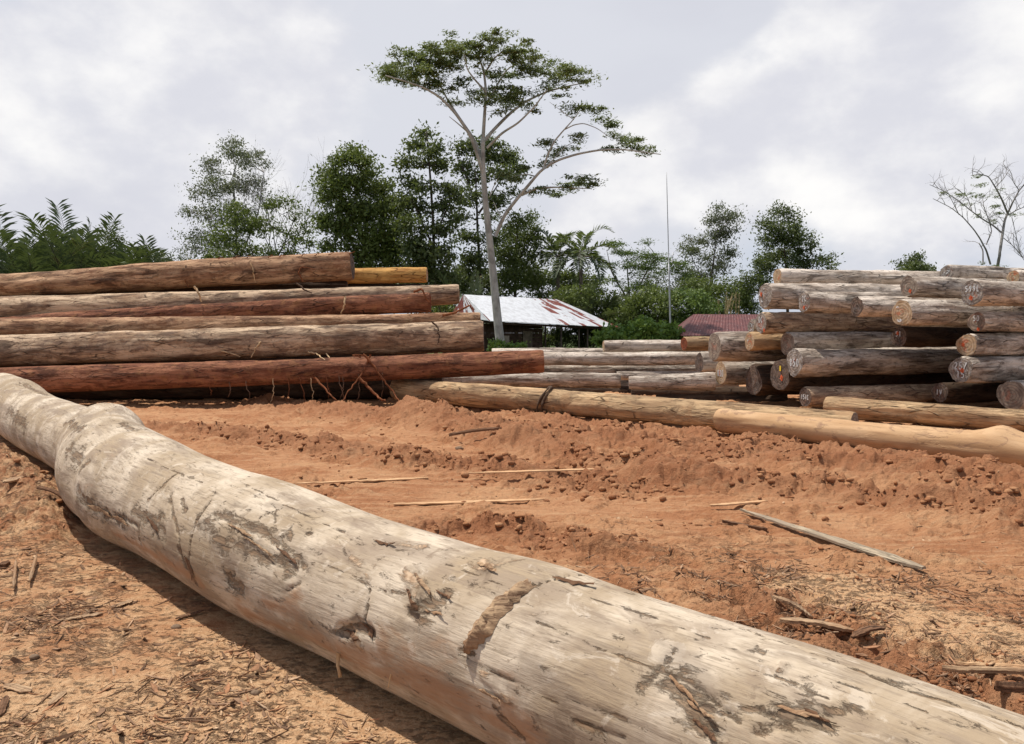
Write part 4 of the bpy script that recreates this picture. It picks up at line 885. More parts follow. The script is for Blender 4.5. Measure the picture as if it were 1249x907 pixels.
# tall umbrella-crowned tree in front of the hut
def tall_tree():
    D = 36.; b = P(613, 408, D); b.z = 0; base = np.array([b.x, b.y, 0])
    root = empty('tree', tuple(base), 'tallest tree, slim pale trunk and flat umbrella crown, standing in front of the hut', 'tree')
    def pl(pts, r0, r1, y0=0., y1=0.):
        P3 = [np.array(P(x, y, D+y0+(y1-y0)*k/(len(pts)-1)))-base for k, (x, y) in enumerate(pts)]
        t = np.linspace(0, len(P3)-1, len(P3)*5); q = np.stack([np.interp(t, range(len(P3)), [p[k] for p in P3]) for k in range(3)], -1)
        for _ in range(3): q[1:-1] = (q[:-2]+2*q[1:-1]+q[2:])/4
        return (q, np.linspace(r0, r1, len(q)))
    k = D/F
    tr = pl([(613, 455), (611, 425), (607, 390), (602, 340), (597, 290), (592, 245), (589, 205), (589, 170)], 6.2*k, 2.6*k); tr[1][:3] *= [1.35, 1.15, 1.05]
    tubes('trunk', [tr], M['trunk_pale'], root, 12)
    br = [([(590, 215), (583, 190), (573, 163), (556, 138), (537, 118), (516, 106), (492, 98), (470, 92)], 3.2, .8, 0, -1.5), ([(589, 200), (580, 172), (562, 146), (546, 122), (535, 100), (520, 85)], 2.6, .7, 0, 1.5),
          ([(589, 172), (591, 140), (593, 112), (590, 85), (583, 68), (575, 55)], 2.8, .7, 0, .6), ([(593, 112), (580, 98), (570, 85), (566, 66)], 1.6, .6, .1, -1.2), ([(590, 172), (604, 156), (622, 138), (640, 124), (665, 112), (695, 104), (718, 100)], 2.8, .7, 0, 1.4),
          ([(594, 180), (612, 162), (632, 150), (652, 130), (668, 108)], 2.2, .7, 0, -1.6), ([(592, 88), (603, 70), (617, 60), (632, 56)], 1.5, .5, .5, -.8), ([(591, 130), (606, 104), (618, 84), (640, 72), (662, 66)], 1.6, .6, .3, 1.8), ([(573, 163), (558, 150), (548, 142)], 1.2, .4, -.2, -.8),
          ([(604, 288), (615, 262), (630, 243), (646, 224), (660, 207), (680, 195), (706, 187), (735, 182), (762, 182), (790, 186), (806, 188)], 3.1, .6, 0, -2.0), ([(663, 205), (668, 188), (676, 172), (688, 158), (699, 146), (708, 134)], 1.7, .5, -.8, -1.6), ([(636, 238), (655, 229), (680, 228), (700, 229), (722, 230)], 1.8, .5, -.4, .4),
          ([(688, 158), (700, 152), (712, 150), (728, 156), (742, 166)], 1., .4, -1.2, -1.5), ([(612, 268), (606, 255), (602, 246)], .9, .3, 0, .4), ([(700, 146), (686, 136), (678, 130), (670, 124)], .6, .2, -1.4, -1.4), ([(653, 215), (642, 212), (630, 214), (618, 218)], 1., .3, -.5, .3),
          ([(597, 240), (603, 225), (612, 210)], .8, .3, 0, -.5), ([(663, 207), (690, 178), (702, 172)], .9, .3, -1, -.6)]
    tubes('branches', [pl(p, a*k*.8, c*k*.8, y0, y1) for p, a, c, y0, y1 in br], M['trunk_pale'], root, 8)
    lobes = []
    for x, y, rx, ry, de in [(474, 88, 22, 12, 1), (495, 78, 26, 13, 1), (490, 98, 24, 9, 1), (520, 96, 22, 12, 1), (515, 68, 24, 9, 1.1), (545, 60, 30, 9, 1.1), (540, 82, 26, 11, 1), (548, 104, 20, 9, .8), (556, 122, 14, 5, .7), (575, 52, 34, 7, 1.2), (577, 70, 22, 8, .8), (610, 56, 34, 8, 1.2), (640, 64, 26, 9, 1.1), (600, 84, 26, 8, .8), (632, 84, 28, 9, 1), (660, 80, 24, 8, 1),
                             (668, 96, 26, 7, 1), (695, 90, 26, 7, 1.1), (715, 100, 14, 6, 1), (650, 106, 20, 6, .7), (600, 112, 26, 10, 1.2), (622, 118, 24, 9, 1.2), (590, 126, 20, 6, .8), (645, 128, 20, 5, .7), (612, 134, 14, 4, .6), (565, 94, 12, 7, .5), (685, 110, 14, 4, .6),
                             (706, 130, 20, 5, 1), (726, 138, 16, 6, 1), (736, 152, 14, 6, 1), (752, 166, 18, 6, 1), (772, 176, 20, 6, 1), (795, 185, 16, 4, 1), (748, 178, 18, 4, .6), (667, 172, 13, 5, .8), (690, 180, 18, 4, .7), (704, 168, 10, 4, .6), (680, 188, 14, 3, .5), (702, 222, 24, 7, 1.1), (722, 224, 14, 5, 1), (678, 232, 24, 6, 1), (655, 232, 14, 5, .7), (630, 219, 10, 3, .6), (640, 205, 8, 3, .5), (616, 214, 8, 3, .5), (665, 200, 8, 3, .5)]:
        lobes.append((x, y, rx, ry, de*1.9))
    foliage('crown', lobes, D, tuple(base), 'leaf_tall', root, .19, .55, .40, .36, flatz=.55, droop=.15, clump_n=34, dscale=2.2)
tall_tree()
GT = 'trees along the edge of the yard'
tree('tall grey-green tree left of centre with thin open crown and bare twigs beside it', 62, [[(288, 420), (290, 340), (288, 270), (284, 215)], [(290, 340), (262, 290), (248, 250)], [(290, 320), (315, 260), (322, 210)]],
     [(284, 188, 20, 16), (262, 205, 18, 14), (300, 196, 14, 14, .8), (318, 196, 10, 14, .8), (248, 232, 16, 14, .8), (275, 228, 24, 16), (306, 226, 20, 16, .9), (238, 258, 14, 12, .7), (262, 262, 22, 18, .9), (292, 262, 22, 18, .8), (238, 290, 16, 16, .6), (228, 300, 14, 14, .4), (262, 300, 20, 16, .8), (318, 240, 12, 10, .6), (290, 176, 8, 8, .8)], 'leaf_grey', GT, .15, 'twig_grey', .22, 1.35, .8, .4, 3, clump_n=24)
tree('low spreading tree with olive leaves in front of the grey-green tree', 55, [[(330, 420), (322, 350), (305, 300)], [(322, 350), (345, 300), (360, 265)], [(330, 360), (300, 320), (275, 300)]],
     [(285, 262, 18, 14), (270, 285, 16, 16), (300, 280, 20, 18), (292, 310, 28, 18), (325, 250, 14, 8, .8), (345, 245, 14, 9, .7), (362, 262, 14, 9, .7), (335, 278, 16, 9, .6), (355, 290, 16, 10, .6), (370, 280, 12, 9, .7), (380, 300, 12, 10, .7), (330, 308, 18, 12, .7), (262, 310, 14, 14), (348, 312, 20, 12, .8), (318, 268, 12, 9, .7)], 'leaf_mid', GT, .12, 'trunk_dark', .24, 1.3, .7, .42, 3, clump_n=24)
tree('broad dense green tree with rounded uneven top above the yellow log end', 52, [[(455, 420), (450, 340), (440, 280), (432, 225)], [(450, 330), (415, 290), (400, 250)], [(450, 320), (475, 270), (480, 240)]],
     [(434, 187, 12, 8), (420, 198, 16, 10), (442, 198, 12, 10), (400, 212, 12, 8), (412, 225, 20, 14), (440, 222, 20, 14), (462, 232, 18, 14), (396, 240, 12, 8), (420, 255, 26, 16), (452, 258, 26, 16), (478, 250, 16, 14), (396, 268, 14, 12), (425, 282, 26, 14), (462, 285, 28, 16), (490, 275, 12, 14), (445, 305, 30, 16), (480, 308, 20, 18), (410, 300, 16, 9, .7), (390, 226, 8, 5, .7), (452, 208, 10, 8, .8), (470, 330, 30, 16), (430, 328, 26, 12)], 'leaf_mid', GT, .17, 'trunk_dark', .26, 1.75, .75, .45, 2, clump_n=28)
tree('tall dark tree with gappy crown tapering to a point, left of the tallest tree', 50, [[(532, 430), (530, 340), (528, 270), (524, 200), (520, 160)], [(528, 300), (510, 260), (496, 230)], [(528, 290), (548, 250), (556, 225)]],
     [(519, 163, 9, 8), (508, 178, 12, 9), (530, 180, 12, 9), (495, 198, 12, 9), (515, 200, 12, 8, .8), (538, 200, 10, 9), (498, 222, 14, 10), (522, 228, 14, 9, .7), (550, 232, 14, 9), (495, 245, 14, 9, .8), (515, 255, 16, 10, .7), (545, 255, 16, 9, .9), (562, 240, 10, 8, .8), (505, 275, 18, 10, .8), (535, 280, 18, 10, .9), (556, 268, 10, 8, .7), (525, 310, 30, 16), (540, 335, 26, 14), (500, 300, 16, 12), (512, 330, 20, 14)], 'leaf_dark', GT, .13, 'trunk_dark', .27, 1.55, .65, .48, 3, clump_n=25)
tree('dark leafy tree half hidden behind the tallest tree with two separate tufts', 56, [[(588, 430), (586, 340), (582, 270), (580, 210)], [(584, 260), (602, 235), (618, 205)], [(582, 250), (566, 210), (558, 190)]],
     [(570, 180, 16, 9), (600, 175, 14, 9), (590, 190, 18, 10), (620, 195, 16, 11), (632, 210, 12, 9), (565, 205, 16, 9), (585, 215, 14, 7, .8), (610, 212, 16, 8), (575, 240, 16, 10), (605, 245, 16, 10), (622, 235, 9, 6, .7), (565, 262, 14, 8, .7), (600, 262, 14, 7, .7), (576, 225, 10, 6, .7), (572, 290, 14, 10, .8), (598, 290, 12, 10, .8), (580, 320, 20, 12), (560, 335, 16, 12)], 'leaf_dark', GT, .15, 'trunk_dark', .27, 1.5, .7, .48, 2, clump_n=26)
tree('bushy green tree to the right of the tall pale trunk, above the hut roof', 58, [[(630, 430), (628, 340), (630, 290)], [(628, 330), (645, 290)]],
     [(634, 270, 14, 12), (650, 280, 9, 12), (620, 285, 14, 12), (640, 298, 18, 16), (618, 310, 16, 18), (640, 325, 20, 18), (622, 340, 18, 18), (648, 345, 14, 14), (600, 300, 9, 9, .6), (652, 262, 5, 7, .8)], 'leaf_mid', GT, .16, 'trunk_dark', .24, 1.9, .7, .45, 2, clump_n=28)
tree('feathery light green tree with level tiers of foliage, left of the thin mast', 60, [[(770, 430), (768, 370), (765, 320)], [(768, 370), (745, 330), (740, 305)], [(770, 365), (790, 330), (800, 310)]],
     [(748, 300, 14, 6, 1), (764, 306, 14, 6), (788, 296, 8, 5, .9), (778, 312, 18, 7), (800, 316, 18, 8, 1.2), (822, 322, 16, 8, 1.2), (775, 325, 22, 7), (745, 322, 12, 5, .7), (800, 332, 24, 8), (830, 336, 16, 8), (752, 342, 14, 7, .8), (785, 350, 22, 9, .8), (765, 336, 12, 5, .6)], 'leaf_feather', GT, .12, 'trunk', .2, 1.7, .7, .3, 3, flatz=.4, clump_n=34)
tree('slim upright grey-green tree with rounded head right of the mast', 64, [[(862, 430), (866, 350), (874, 290)], [(866, 360), (842, 310)]],
     [(884, 262, 14, 10), (898, 258, 7, 8, .8), (870, 268, 10, 10), (888, 280, 14, 12), (868, 292, 14, 12), (890, 304, 11, 12, .9), (872, 316, 16, 12), (845, 292, 12, 7, .7), (835, 305, 10, 7, .6), (848, 312, 14, 12, .8), (885, 328, 12, 9, .8), (862, 335, 18, 12), (842, 335, 14, 12), (876, 255, 8, 6)], 'leaf_grey', GT, .12, 'trunk', .22, 1.7, .65, .42, 2, clump_n=26)
tree('dark tree with rounded top rising just behind the left end of the right stack', 60, [[(962, 430), (960, 350), (956, 290)], [(960, 340), (990, 310)]],
     [(950, 258, 12, 8), (965, 262, 10, 8), (935, 274, 12, 8, .9), (958, 278, 20, 12), (975, 280, 10, 9, .8), (938, 294, 16, 9, .9), (965, 296, 20, 11), (985, 302, 11, 8, .9), (990, 290, 7, 7, .8), (950, 312, 22, 12), (975, 318, 20, 12), (1002, 318, 14, 8, .9), (1010, 325, 8, 6, .7), (935, 325, 20, 12), (920, 345, 20, 14), (905, 355, 16, 14)], 'leaf_dark', GT, .15, 'trunk_dark', .24, 1.7, .65, .45, 2, clump_n=26)
tree('small dark bushy treetop poking above the right stack', 50, [[(1116, 430), (1116, 370), (1116, 325)]], [(1116, 314, 8, 6), (1106, 322, 9, 6), (1126, 323, 10, 6), (1116, 330, 18, 8, 1.5), (1102, 332, 8, 5), (1130, 333, 8, 5), (1118, 345, 18, 10)], 'leaf_dark', GT, .1, 'trunk_dark', .2, 2.4, .45, .45, 1, clump_n=30)
tree('small rounded tree sticking up behind the palms at far left', 60, [[(136, 430), (136, 340), (135, 290)]], [(135, 280, 9, 6), (128, 288, 9, 7), (143, 289, 8, 7), (136, 300, 14, 9), (136, 318, 16, 12)], 'leaf_dark', GT, .1, 'trunk_dark', .2, 1.5, .6, .45, 1, clump_n=24)
tree('pale dusty shrub with bare stems at the right end of the palm row', 58, [[(205, 430), (207, 350), (210, 320)], [(207, 350), (220, 310)]], [(215, 305, 16, 14, .35), (200, 318, 14, 12, .5), (225, 318, 18, 12, .5), (240, 305, 12, 14, .35), (215, 330, 22, 10, .8)], 'leaf_grey', GT, .08, 'twig_grey', .18, 1.1, .6, .4, 6, name='shrub', clump_n=18)
# bare trees
def bare(label, D, starts, n=5, leaves=None, mat='twig_grey', sp=.45):
    b = P(starts[0][0], 408, D); base = np.array([b.x, b.y, 0]); root = empty('bare_tree', tuple(base), label, 'tree')
    lines = []; tips = []
    for (x, y, dx, dz, L, r, nn) in starts:
        p = np.array(P(x, y, D))-base
        if y > 400: p[2] = -.1
        tips += twig_tree(lines, p, (dx, (rng.random()-.5)*.3, dz), L, r, nn, sp)
    return root, base, lines, tips
r_, b_, ln, tp = bare('leafless twiggy tree between the grey-green tree and the broad green one', 61, [(345, 430, 0, 1, 6.0, .10, 0)])
top = np.array([0, 0, 6.]); 
for dx in (-.5, -.15, .25, .6): twig_tree(ln, top+np.array([dx*.3, 0, -dx*dx]), (dx, (rng.random()-.5)*.5, 1), 3.4, .055, 4, .38, .25, (3, 5))
tubes('branches', ln, M['twig_grey'], r_, 4)
r_, b_, ln, tp = bare('nearly bare pale tree with wide thin branches at the right edge', 48, [(1215, 430, .05, 1, 4.6, .16, 0)])
def plb(pts, r0, r1, D, base, j=.3):
    y = 0; P3 = []
    for k, (x, yy) in enumerate(pts): P3.append(np.array(P(x, yy, D+y))-base); y += rng.normal()*j
    t = np.linspace(0, len(P3)-1, len(P3)*4); q = np.stack([np.interp(t, range(len(P3)), [p[k] for p in P3]) for k in range(3)], -1)
    q[1:-1] = (q[:-2]+2*q[1:-1]+q[2:])/4
    return (q, np.linspace(r0, r1, len(q)))
K = 48/F
kb = [([(1215, 335), (1219, 312), (1222, 290), (1225, 270), (1229, 260)], 1.9, 1.3), ([(1229, 260), (1222, 243), (1214, 228), (1206, 215), (1195, 212), (1184, 214)], 1.2, .3), ([(1229, 260), (1236, 245), (1243, 232), (1252, 222), (1262, 212)], 1.2, .4), ([(1222, 284), (1212, 275), (1200, 268), (1186, 258), (1170, 245), (1150, 232), (1134, 225)], 1.1, .3),
      ([(1208, 322), (1203, 305), (1196, 292), (1188, 280), (1175, 265), (1160, 253), (1138, 242)], 1.2, .3), ([(1199, 320), (1199, 305), (1194, 296)], .9, .6), ([(1203, 298), (1210, 282), (1206, 268), (1200, 252), (1198, 238)], .8, .3), ([(1230, 262), (1240, 256), (1250, 252)], .8, .4), ([(1214, 228), (1224, 218), (1232, 206)], .6, .2), ([(1224, 290), (1236, 300), (1246, 312), (1256, 318)], .5, .3),
      ([(1234, 264), (1240, 290), (1244, 310), (1250, 318)], .4, .3), ([(1186, 258), (1180, 240), (1170, 232)], .5, .2), ([(1170, 262), (1160, 242), (1155, 232)], .5, .2), ([(1243, 232), (1236, 222), (1234, 212)], .6, .2)]
tips = []
for p, a, c in kb:
    l_ = plb(p, a*K, c*K, 48, b_); ln.append(l_)
    q = l_[0]
    for k in range(2, len(q), 2):
        if p[0][1] < 300 or k > len(q)//2: tips += twig_tree(ln, q[k], (rng.normal()*.5-.1, rng.normal()*.4, .6), .55, .018, 2, .5, .1, (2, 3))
tubes('branches', ln, M['twig_grey'], r_, 5)
foliage('leaves', [(1183, 238, 10, 3, .7), (1195, 239, 9, 3, .7), (1177, 250, 8, 3, .7), (1212, 240, 8, 3, .7), (1196, 262, 5, 3, .7), (1216, 261, 5, 3, .7), (1194, 214, 8, 3, .5), (1152, 235, 4, 2, .4), (1214, 252, 5, 3, .4), (1240, 261, 10, 3, 1), (1210, 270, 5, 3, .6), (1202, 322, 9, 4, 1), (1214, 326, 6, 4, 1), (1166, 238, 8, 2, .4), (1222, 232, 8, 3, .3), (1200, 225, 12, 3, .25)], 48, tuple(b_), 'leaf_tall', r_, .17, 1.2, .3, .35, flatz=.5, clump_n=14)
# nipa palms and feather palms
def frond(lines, V, Q, R, p0, d0, L, curl, leafL, nl=34, w=.055, rach=.03, up=.6, n2=0):
    d = np.array(d0, float); d /= np.linalg.norm(d); q = [np.array(p0, float)]; dirs = [d]
    for k in range(12): d = d+np.array([0, 0, -curl/12*(1+k*.15)]); d /= np.linalg.norm(d); q.append(q[-1]+d*L/12); dirs.append(d)
    q = np.array(q); dirs = np.array(dirs); lines.append((q, rach*(1-.85*np.linspace(0, 1, 13))))
    side = np.cross(d0, [0, 0, 1.]); side /= np.linalg.norm(side)+1e-9; rr = rng.random()
    plate = leafL > 1.5
    for k in range(nl):
        t = .18+.82*(k+rng.random()*.5)/nl; f_ = t*12; i = min(11, int(f_)); p = q[i]+(q[i+1]-q[i])*(f_-i); dd = dirs[i]; s = 1 if k % 2 else -1
        l = leafL*(math.sin(min(1, t*.95+.08)*math.pi)*.75+.25)*(.85+.3*rng.random()) if not plate else leafL*(.62+.38*math.sin(t*3.0))*(.8+.35*rng.random()); 
        nrm = np.cross(side, dd); ld = dd*up+side*s*(1-up*.35)+nrm*.25+rng.normal(size=3)*.10; ld /= np.linalg.norm(ld)
        wv = np.cross(ld, nrm); wv /= np.linalg.norm(wv)+1e-9; m_ = p+ld*l*.5; e = p+ld*l+np.array([0, 0, -l*.16])
        b0 = len(V); V += [p-wv*w*.4, m_-wv*w, e, m_+wv*w]; Q.append((b0, b0+1, b0+2, b0+3)); R.append(min(1, max(0, rr*.6+rng.random()*.4)))
def palm(label, px, D, crown_z, nf, L, tilt, curl, leafL, mat, group, name='palm_tree', trunkr=.14, pz=None, w=.055, up=.6, nl=34, rach=.03):
    b = P(px, 408, D); root = empty(name, (b.x, b.y, 0), label, 'palm', group); lines = []; V = []; Q = []; R = []
    for k in range(nf):
        a = k*2.399+rng.random()*.6; t = tilt[0]+(tilt[1]-tilt[0])*((k+.5)/nf); d = (math.cos(a)*math.sin(t), math.sin(a)*math.sin(t), math.cos(t))
        frond(lines, V, Q, R, (math.cos(a)*.1, math.sin(a)*.1, crown_z+rng.random()*.2), d, L*(.8+.35*rng.random()), curl*(.6+.8*rng.random()), leafL, nl, w, rach, up)
    o = mesh_np('fronds', np.array(V), np.array(Q), True, [M[mat]], root); attr(o, 'rnd', np.repeat(R, 4))
    tubes('frond_stalks', lines, M['trunk'] if mat != 'palm' else M['trunk_dark'], root, 4)
    if crown_z > 1: tubes('trunk', [([(0, 0, -.1), (.05, 0, crown_z*.5), (0, 0, crown_z+.1)], [trunkr*1.2, trunkr, trunkr*.8])], M['trunk'], root, 8)
    return root
PL = [(-60, 41), (-12, 40), (14, 43), (30, 46), (48, 41), (64, 47), (80, 44), (98, 42), (112, 47), (130, 43), (150, 46), (166, 43), (182, 46), (196, 44), (214, 47)]
HT = [6.6, 6.5, 7.0, 5.6, 5.8, 5.3, 6.2, 6.6, 5.2, 5.9, 5.2, 5.8, 5.6, 6.0, 5.2]
PLAB = ['out at the frame edge, leftmost of its row', 'tall, at the left picture edge', 'tallest at left, one frond sticking up', 'shorter, set back behind the leftmost', 'low, under the gap in the skyline', 'set well back, fifth visible from left', 'mid height, left of the pale bushy crown', 'tall with pale frond tips, left of the small rounded tree', 'short, just left of the rounded tree', 'in front of the small rounded tree', 'short, just right of the small rounded tree', 'second right of the small rounded tree', 'set back, third from the right end of its row', 'second from the right end of its row', 'rightmost of its row, next to the dusty shrub']
for (px, D), h, pb in zip(PL, HT, PLAB):
    palm('upright palm behind left stack, '+pb, px, D*1.38, .0, 17, h*1.40*(.86+.26*rng.random()), (.03, .60), .50+.40*rng.random(), 1.75, 'palm', 'upright palms behind the left stack', w=.075, up=.62, nl=100, rach=.06)
palm('drooping palm with arching grey-green fronds, right of the pair above the hut', 708, 54, 6.6, 15, 3.0, (.15, 1.5), 1.5, .85, 'palm_grey', None, w=.07, up=.7, nl=44)
palm('arching palm, left of the pair above the hut', 680, 56, 6.9, 14, 2.8, (.15, 1.4), 1.3, .8, 'palm_grey', None, w=.07, up=.7, nl=44)
palm('low palm with upright fronds between the dark trees left of the hut', 572, 50, .2, 14, 5.2, (.08, .7), .5, 1.0, 'palm', None, w=.08, up=.8, nl=44)
palm('broad low palm with fanned fronds just behind the hut ridge', 712, 52, 1.2, 14, 3.9, (.1, 1.0), .7, 1.0, 'palm', None, w=.075, up=.8, nl=44)
palm('low palm with fanned fronds just right of the broad low palm', 738, 53, .8, 13, 3.6, (.1, 1.0), .7, 1.0, 'palm', None, w=.075, up=.8, nl=44)
# undergrowth: bushes
def bush(label, D, px, lobes, mat, size=.24, dens=1.8, clump=.6, **kw):
    b = P(px, 408, D); base = (b.x, b.y, 0); root = empty('bush', base, label, 'bush', 'bushes behind the yard')
    cl = foliage('leaves', lobes, D, base, mat, root, size, dens, clump, clump_n=26, **kw)
    st = []
    for cc in cl: c = cc.mean(0)-np.array(base); st.append((wob((rng.normal()*.3, rng.normal()*.3, -.05), c, 5, .06), .05*(1-.6*np.linspace(0, 1, 5))))
    tubes('stems', st, M['trunk_dark'], root, 4); return root
bush('dark undergrowth below the broad dense tree', 57, 470, [(430, 345, 34, 16), (480, 350, 34, 18), (520, 355, 34, 20), (555, 350, 26, 22), (590, 350, 26, 22), (540, 385, 40, 18), (600, 385, 30, 18)], 'leaf_dark')
bush('mid green undergrowth behind the hut roof', 60, 680, [(660, 340, 22, 14), (690, 345, 24, 14), (720, 350, 26, 18), (660, 370, 30, 16), (705, 375, 30, 16)], 'leaf_mid')
bush('rounded dark green bush just right of the hut ridge', 52, 720, [(700, 362, 24, 12), (725, 372, 22, 12), (745, 382, 20, 12), (690, 380, 24, 14)], 'leaf_mid', .22)
bush('large leafy bush left of the mast', 50, 795, [(790, 362, 18, 14), (805, 372, 20, 14), (775, 380, 22, 16), (800, 392, 24, 14), (760, 392, 22, 14)], 'leaf_mid', .22)
bush('light green bush at the foot of the mast', 49, 832, [(820, 362, 16, 12), (838, 368, 16, 10), (852, 362, 14, 10), (835, 385, 22, 14), (860, 378, 18, 12)], 'leaf_feather', .22)
bush('olive bush in front of the grey-green upright tree', 58, 880, [(850, 350, 22, 14), (880, 355, 24, 16), (905, 365, 20, 14), (870, 375, 26, 14), (912, 380, 18, 16)], 'leaf_mid', .22)
bush('brownish scrub below the feathery tree', 62, 810, [(770, 362, 24, 12), (800, 352, 24, 12), (835, 352, 20, 12), (750, 370, 20, 14)], 'leaf_grey', .2, 1.5)
bush('dark hedge of scrub behind the left part of the red roof', 60, 850, [(830, 390, 30, 14), (870, 392, 30, 14), (905, 395, 26, 14)], 'leaf_dark', .22)
bush('dense scrub under the row of upright palms', 84, 90, [(-40, 338, 40, 22), (20, 336, 40, 20), (80, 334, 40, 20), (140, 334, 40, 18), (200, 346, 34, 16), (260, 340, 34, 16), (320, 338, 34, 18), (380, 335, 34, 18)], 'leaf_dark', .26)
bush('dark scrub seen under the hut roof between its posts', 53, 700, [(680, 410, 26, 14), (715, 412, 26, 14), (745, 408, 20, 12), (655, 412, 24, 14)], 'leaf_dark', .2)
bush('bright green weeds with big leaves at the right end of the hut', 34, 755, [(735, 410, 10, 6), (752, 407, 12, 7), (770, 404, 14, 8), (790, 402, 14, 10), (806, 406, 14, 9), (822, 407, 10, 6), (788, 392, 6, 6), (818, 400, 7, 6), (742, 415, 16, 8), (775, 415, 30, 8)], 'leaf_bright', .24, 2.2, .35)
bush('small bright weeds growing against the tall pale trunk', 33, 630, [(600, 424, 7, 4), (622, 420, 8, 4), (634, 422, 8, 4), (607, 420, 4, 4)], 'leaf_bright', .18, 1.6, .25)
bush('small bright shrub behind the tip of the long smooth log', 33, 545, [(533, 368, 7, 5), (545, 374, 8, 5), (536, 382, 10, 6), (550, 392, 10, 12)], 'leaf_mid', .16, 2, .25)
# reed plumes
def reeds(label, px, D, n, h, lean):
    b = P(px, 408, D); root = empty('reed_clump', (b.x, b.y, 0), label, 'reeds'); ln = []; V = []; Q = []; R = []
    for k in range(n):
        x = rng.normal()*.28; y = rng.normal()*.28; hh = h*(.75+.3*rng.random()); q = wob((x, y, 0), (x+lean*hh*.3+rng.normal()*.12, y, hh), 6, .02); ln.append((q, np.linspace(.02, .008, 6)))
        for m_ in range(90):
            t = .45+.6*rng.random(); p = q[0]+(q[-1]-q[0])*min(t, 1.05); l = .42*(1.1-t*.6); d = np.array([rng.normal()*.35+lean*.3, rng.normal()*.35, 1.]); d /= np.linalg.norm(d); wv = np.cross(d, rng.normal(size=3)); wv /= np.linalg.norm(wv)
            b0 = len(V); V += [p, p+d*l*.5+wv*.02, p+d*l, p+d*l*.5-wv*.02]; Q.append((b0, b0+1, b0+2, b0+3)); R.append(rng.random())
    o = mesh_np('plumes', np.array(V), np.array(Q), True, [M['reed']], root); attr(o, 'rnd', np.repeat(R, 4)); tubes('stalks', ln, M['palestrip'], root, 4)
reeds('leaning dry tan reed plume beside the red roof', 870, 52, 3, 4.3, .9)
reeds('upright clump of dry brown reeds beside the dark tree', 888, 53, 6, 4.0, .05)
# ---------------------------------------------------------------- hut, red shed, mast
def hut_roof_mat():
    m, t, b = new_mat('patched_tin_roof', .45, .5); n = N(t)
    u = n.at('uvr', 'Vector'); sp = nd(t, 'ShaderNodeSeparateXYZ'); t.links.new(u, sp.inputs[0])
    wn = nd(t, 'ShaderNodeTexWhiteNoise', noise_dimensions='2D'); cv = nd(t, 'ShaderNodeCombineXYZ')
    t.links.new(n.m('FLOOR', n.m('MULTIPLY', sp.outputs[0], 2.6)), cv.inputs[0]); t.links.new(n.m('FLOOR', n.m('ADD', n.m('MULTIPLY', sp.outputs[1], 1.15), n.m('MULTIPLY', sp.outputs[0], .3))), cv.inputs[1]); t.links.new(cv.outputs[0], wn.inputs[0])
    zone = sp.outputs[2]; x = n.noise(u, 3.0, 5, .65)
    k = n.rng(n.m('ADD', n.m('ADD', wn.outputs[0], n.m('MULTIPLY', n.m('SUBTRACT', x, .5), .8)), zone), .98, 1.06)
    white = n.mix(n.rng(x, .4, .65), (.70, .72, .75), (.55, .56, .58)); rust = n.mix(n.rng(x, .35, .6), (.16, .035, .028), (.24, .07, .05))
    c = n.mix(k, white, rust); t.links.new(c, b.inputs['Base Color'])
    cor = n.m('SINE', n.m('MULTIPLY', sp.outputs[0], 60.)); n.bump(cor, .4, .02, b); return m
def quad_sheet(name, A, B, C, D, mat, parent, zoneA, zoneB, nx=24, ny=10, th=.03):
    """A-B eave, D-C ridge; a thin tin sheet with real thickness"""
    A, B, C, D = (np.array(p, float) for p in (A, B, C, D)); u = np.linspace(0, 1, nx+1); v = np.linspace(0, 1, ny+1)
    Ug, Vg = np.meshgrid(u, v, indexing='ij'); Ug = Ug[..., None]; Vg = Vg[..., None]
    Pt = (A*(1-Ug)+B*Ug)*(1-Vg)+(D*(1-Ug)+C*Ug)*Vg; nn = np.cross(B-A, D-A); nn /= np.linalg.norm(nn); nn = nn if nn[2] > 0 else -nn
    Pt[..., 2] += .018*(vnoise(Ug[..., 0]*9, Vg[..., 0]*5, seed=5)-.5)
    top = Pt.reshape(-1, 3); bot = (Pt-nn*th).reshape(-1, 3); V = np.concatenate([top, bot]); n0 = len(top); w = ny+1; Q = []
    for i in range(nx):
        for j in range(ny): a = i*w+j; q = (a, a+w, a+w+1, a+1); Q.append(q); Q.append(tuple(n0+x for x in reversed(q)))
    for i in range(nx): Q += [(i*w, n0+i*w, n0+i*w+w, i*w+w), (i*w+ny, i*w+w+ny, n0+i*w+w+ny, n0+i*w+ny)]
    for j in range(ny): Q += [(j, j+1, n0+j+1, n0+j), (nx*w+j, n0+nx*w+j, n0+nx*w+j+1, nx*w+j+1)]
    o = mesh_np(name, V, np.array(Q), False, [M[mat]], parent)
    Lu = np.linalg.norm(B-A); Lv = np.linalg.norm(D-A); z = zoneA+(zoneB-zoneA)*np.clip((Ug[..., 0]-.0), 0, 1)
    uv = np.stack([(np.repeat(Ug[..., 0], 1)*Lu).reshape(-1), (Vg[..., 0]*Lv).reshape(-1)*np.ones(n0), (z*np.ones(Ug[..., 0].shape)).reshape(-1)], -1); attr(o, 'uvr', np.concatenate([uv, uv]), 'FLOAT_VECTOR'); return o
def boxm(name, p0, p1, mat, parent):
    x0, y0, z0 = p0; x1, y1, z1 = p1
    return mesh_py(name, [(x, y, z) for x in (x0, x1) for y in (y0, y1) for z in (z0, z1)], [(0, 1, 3, 2), (4, 6, 7, 5), (0, 4, 5, 1), (2, 3, 7, 6), (0, 2, 6, 4), (1, 5, 7, 3)], M[mat], parent)
M['tin'] = hut_roof_mat()
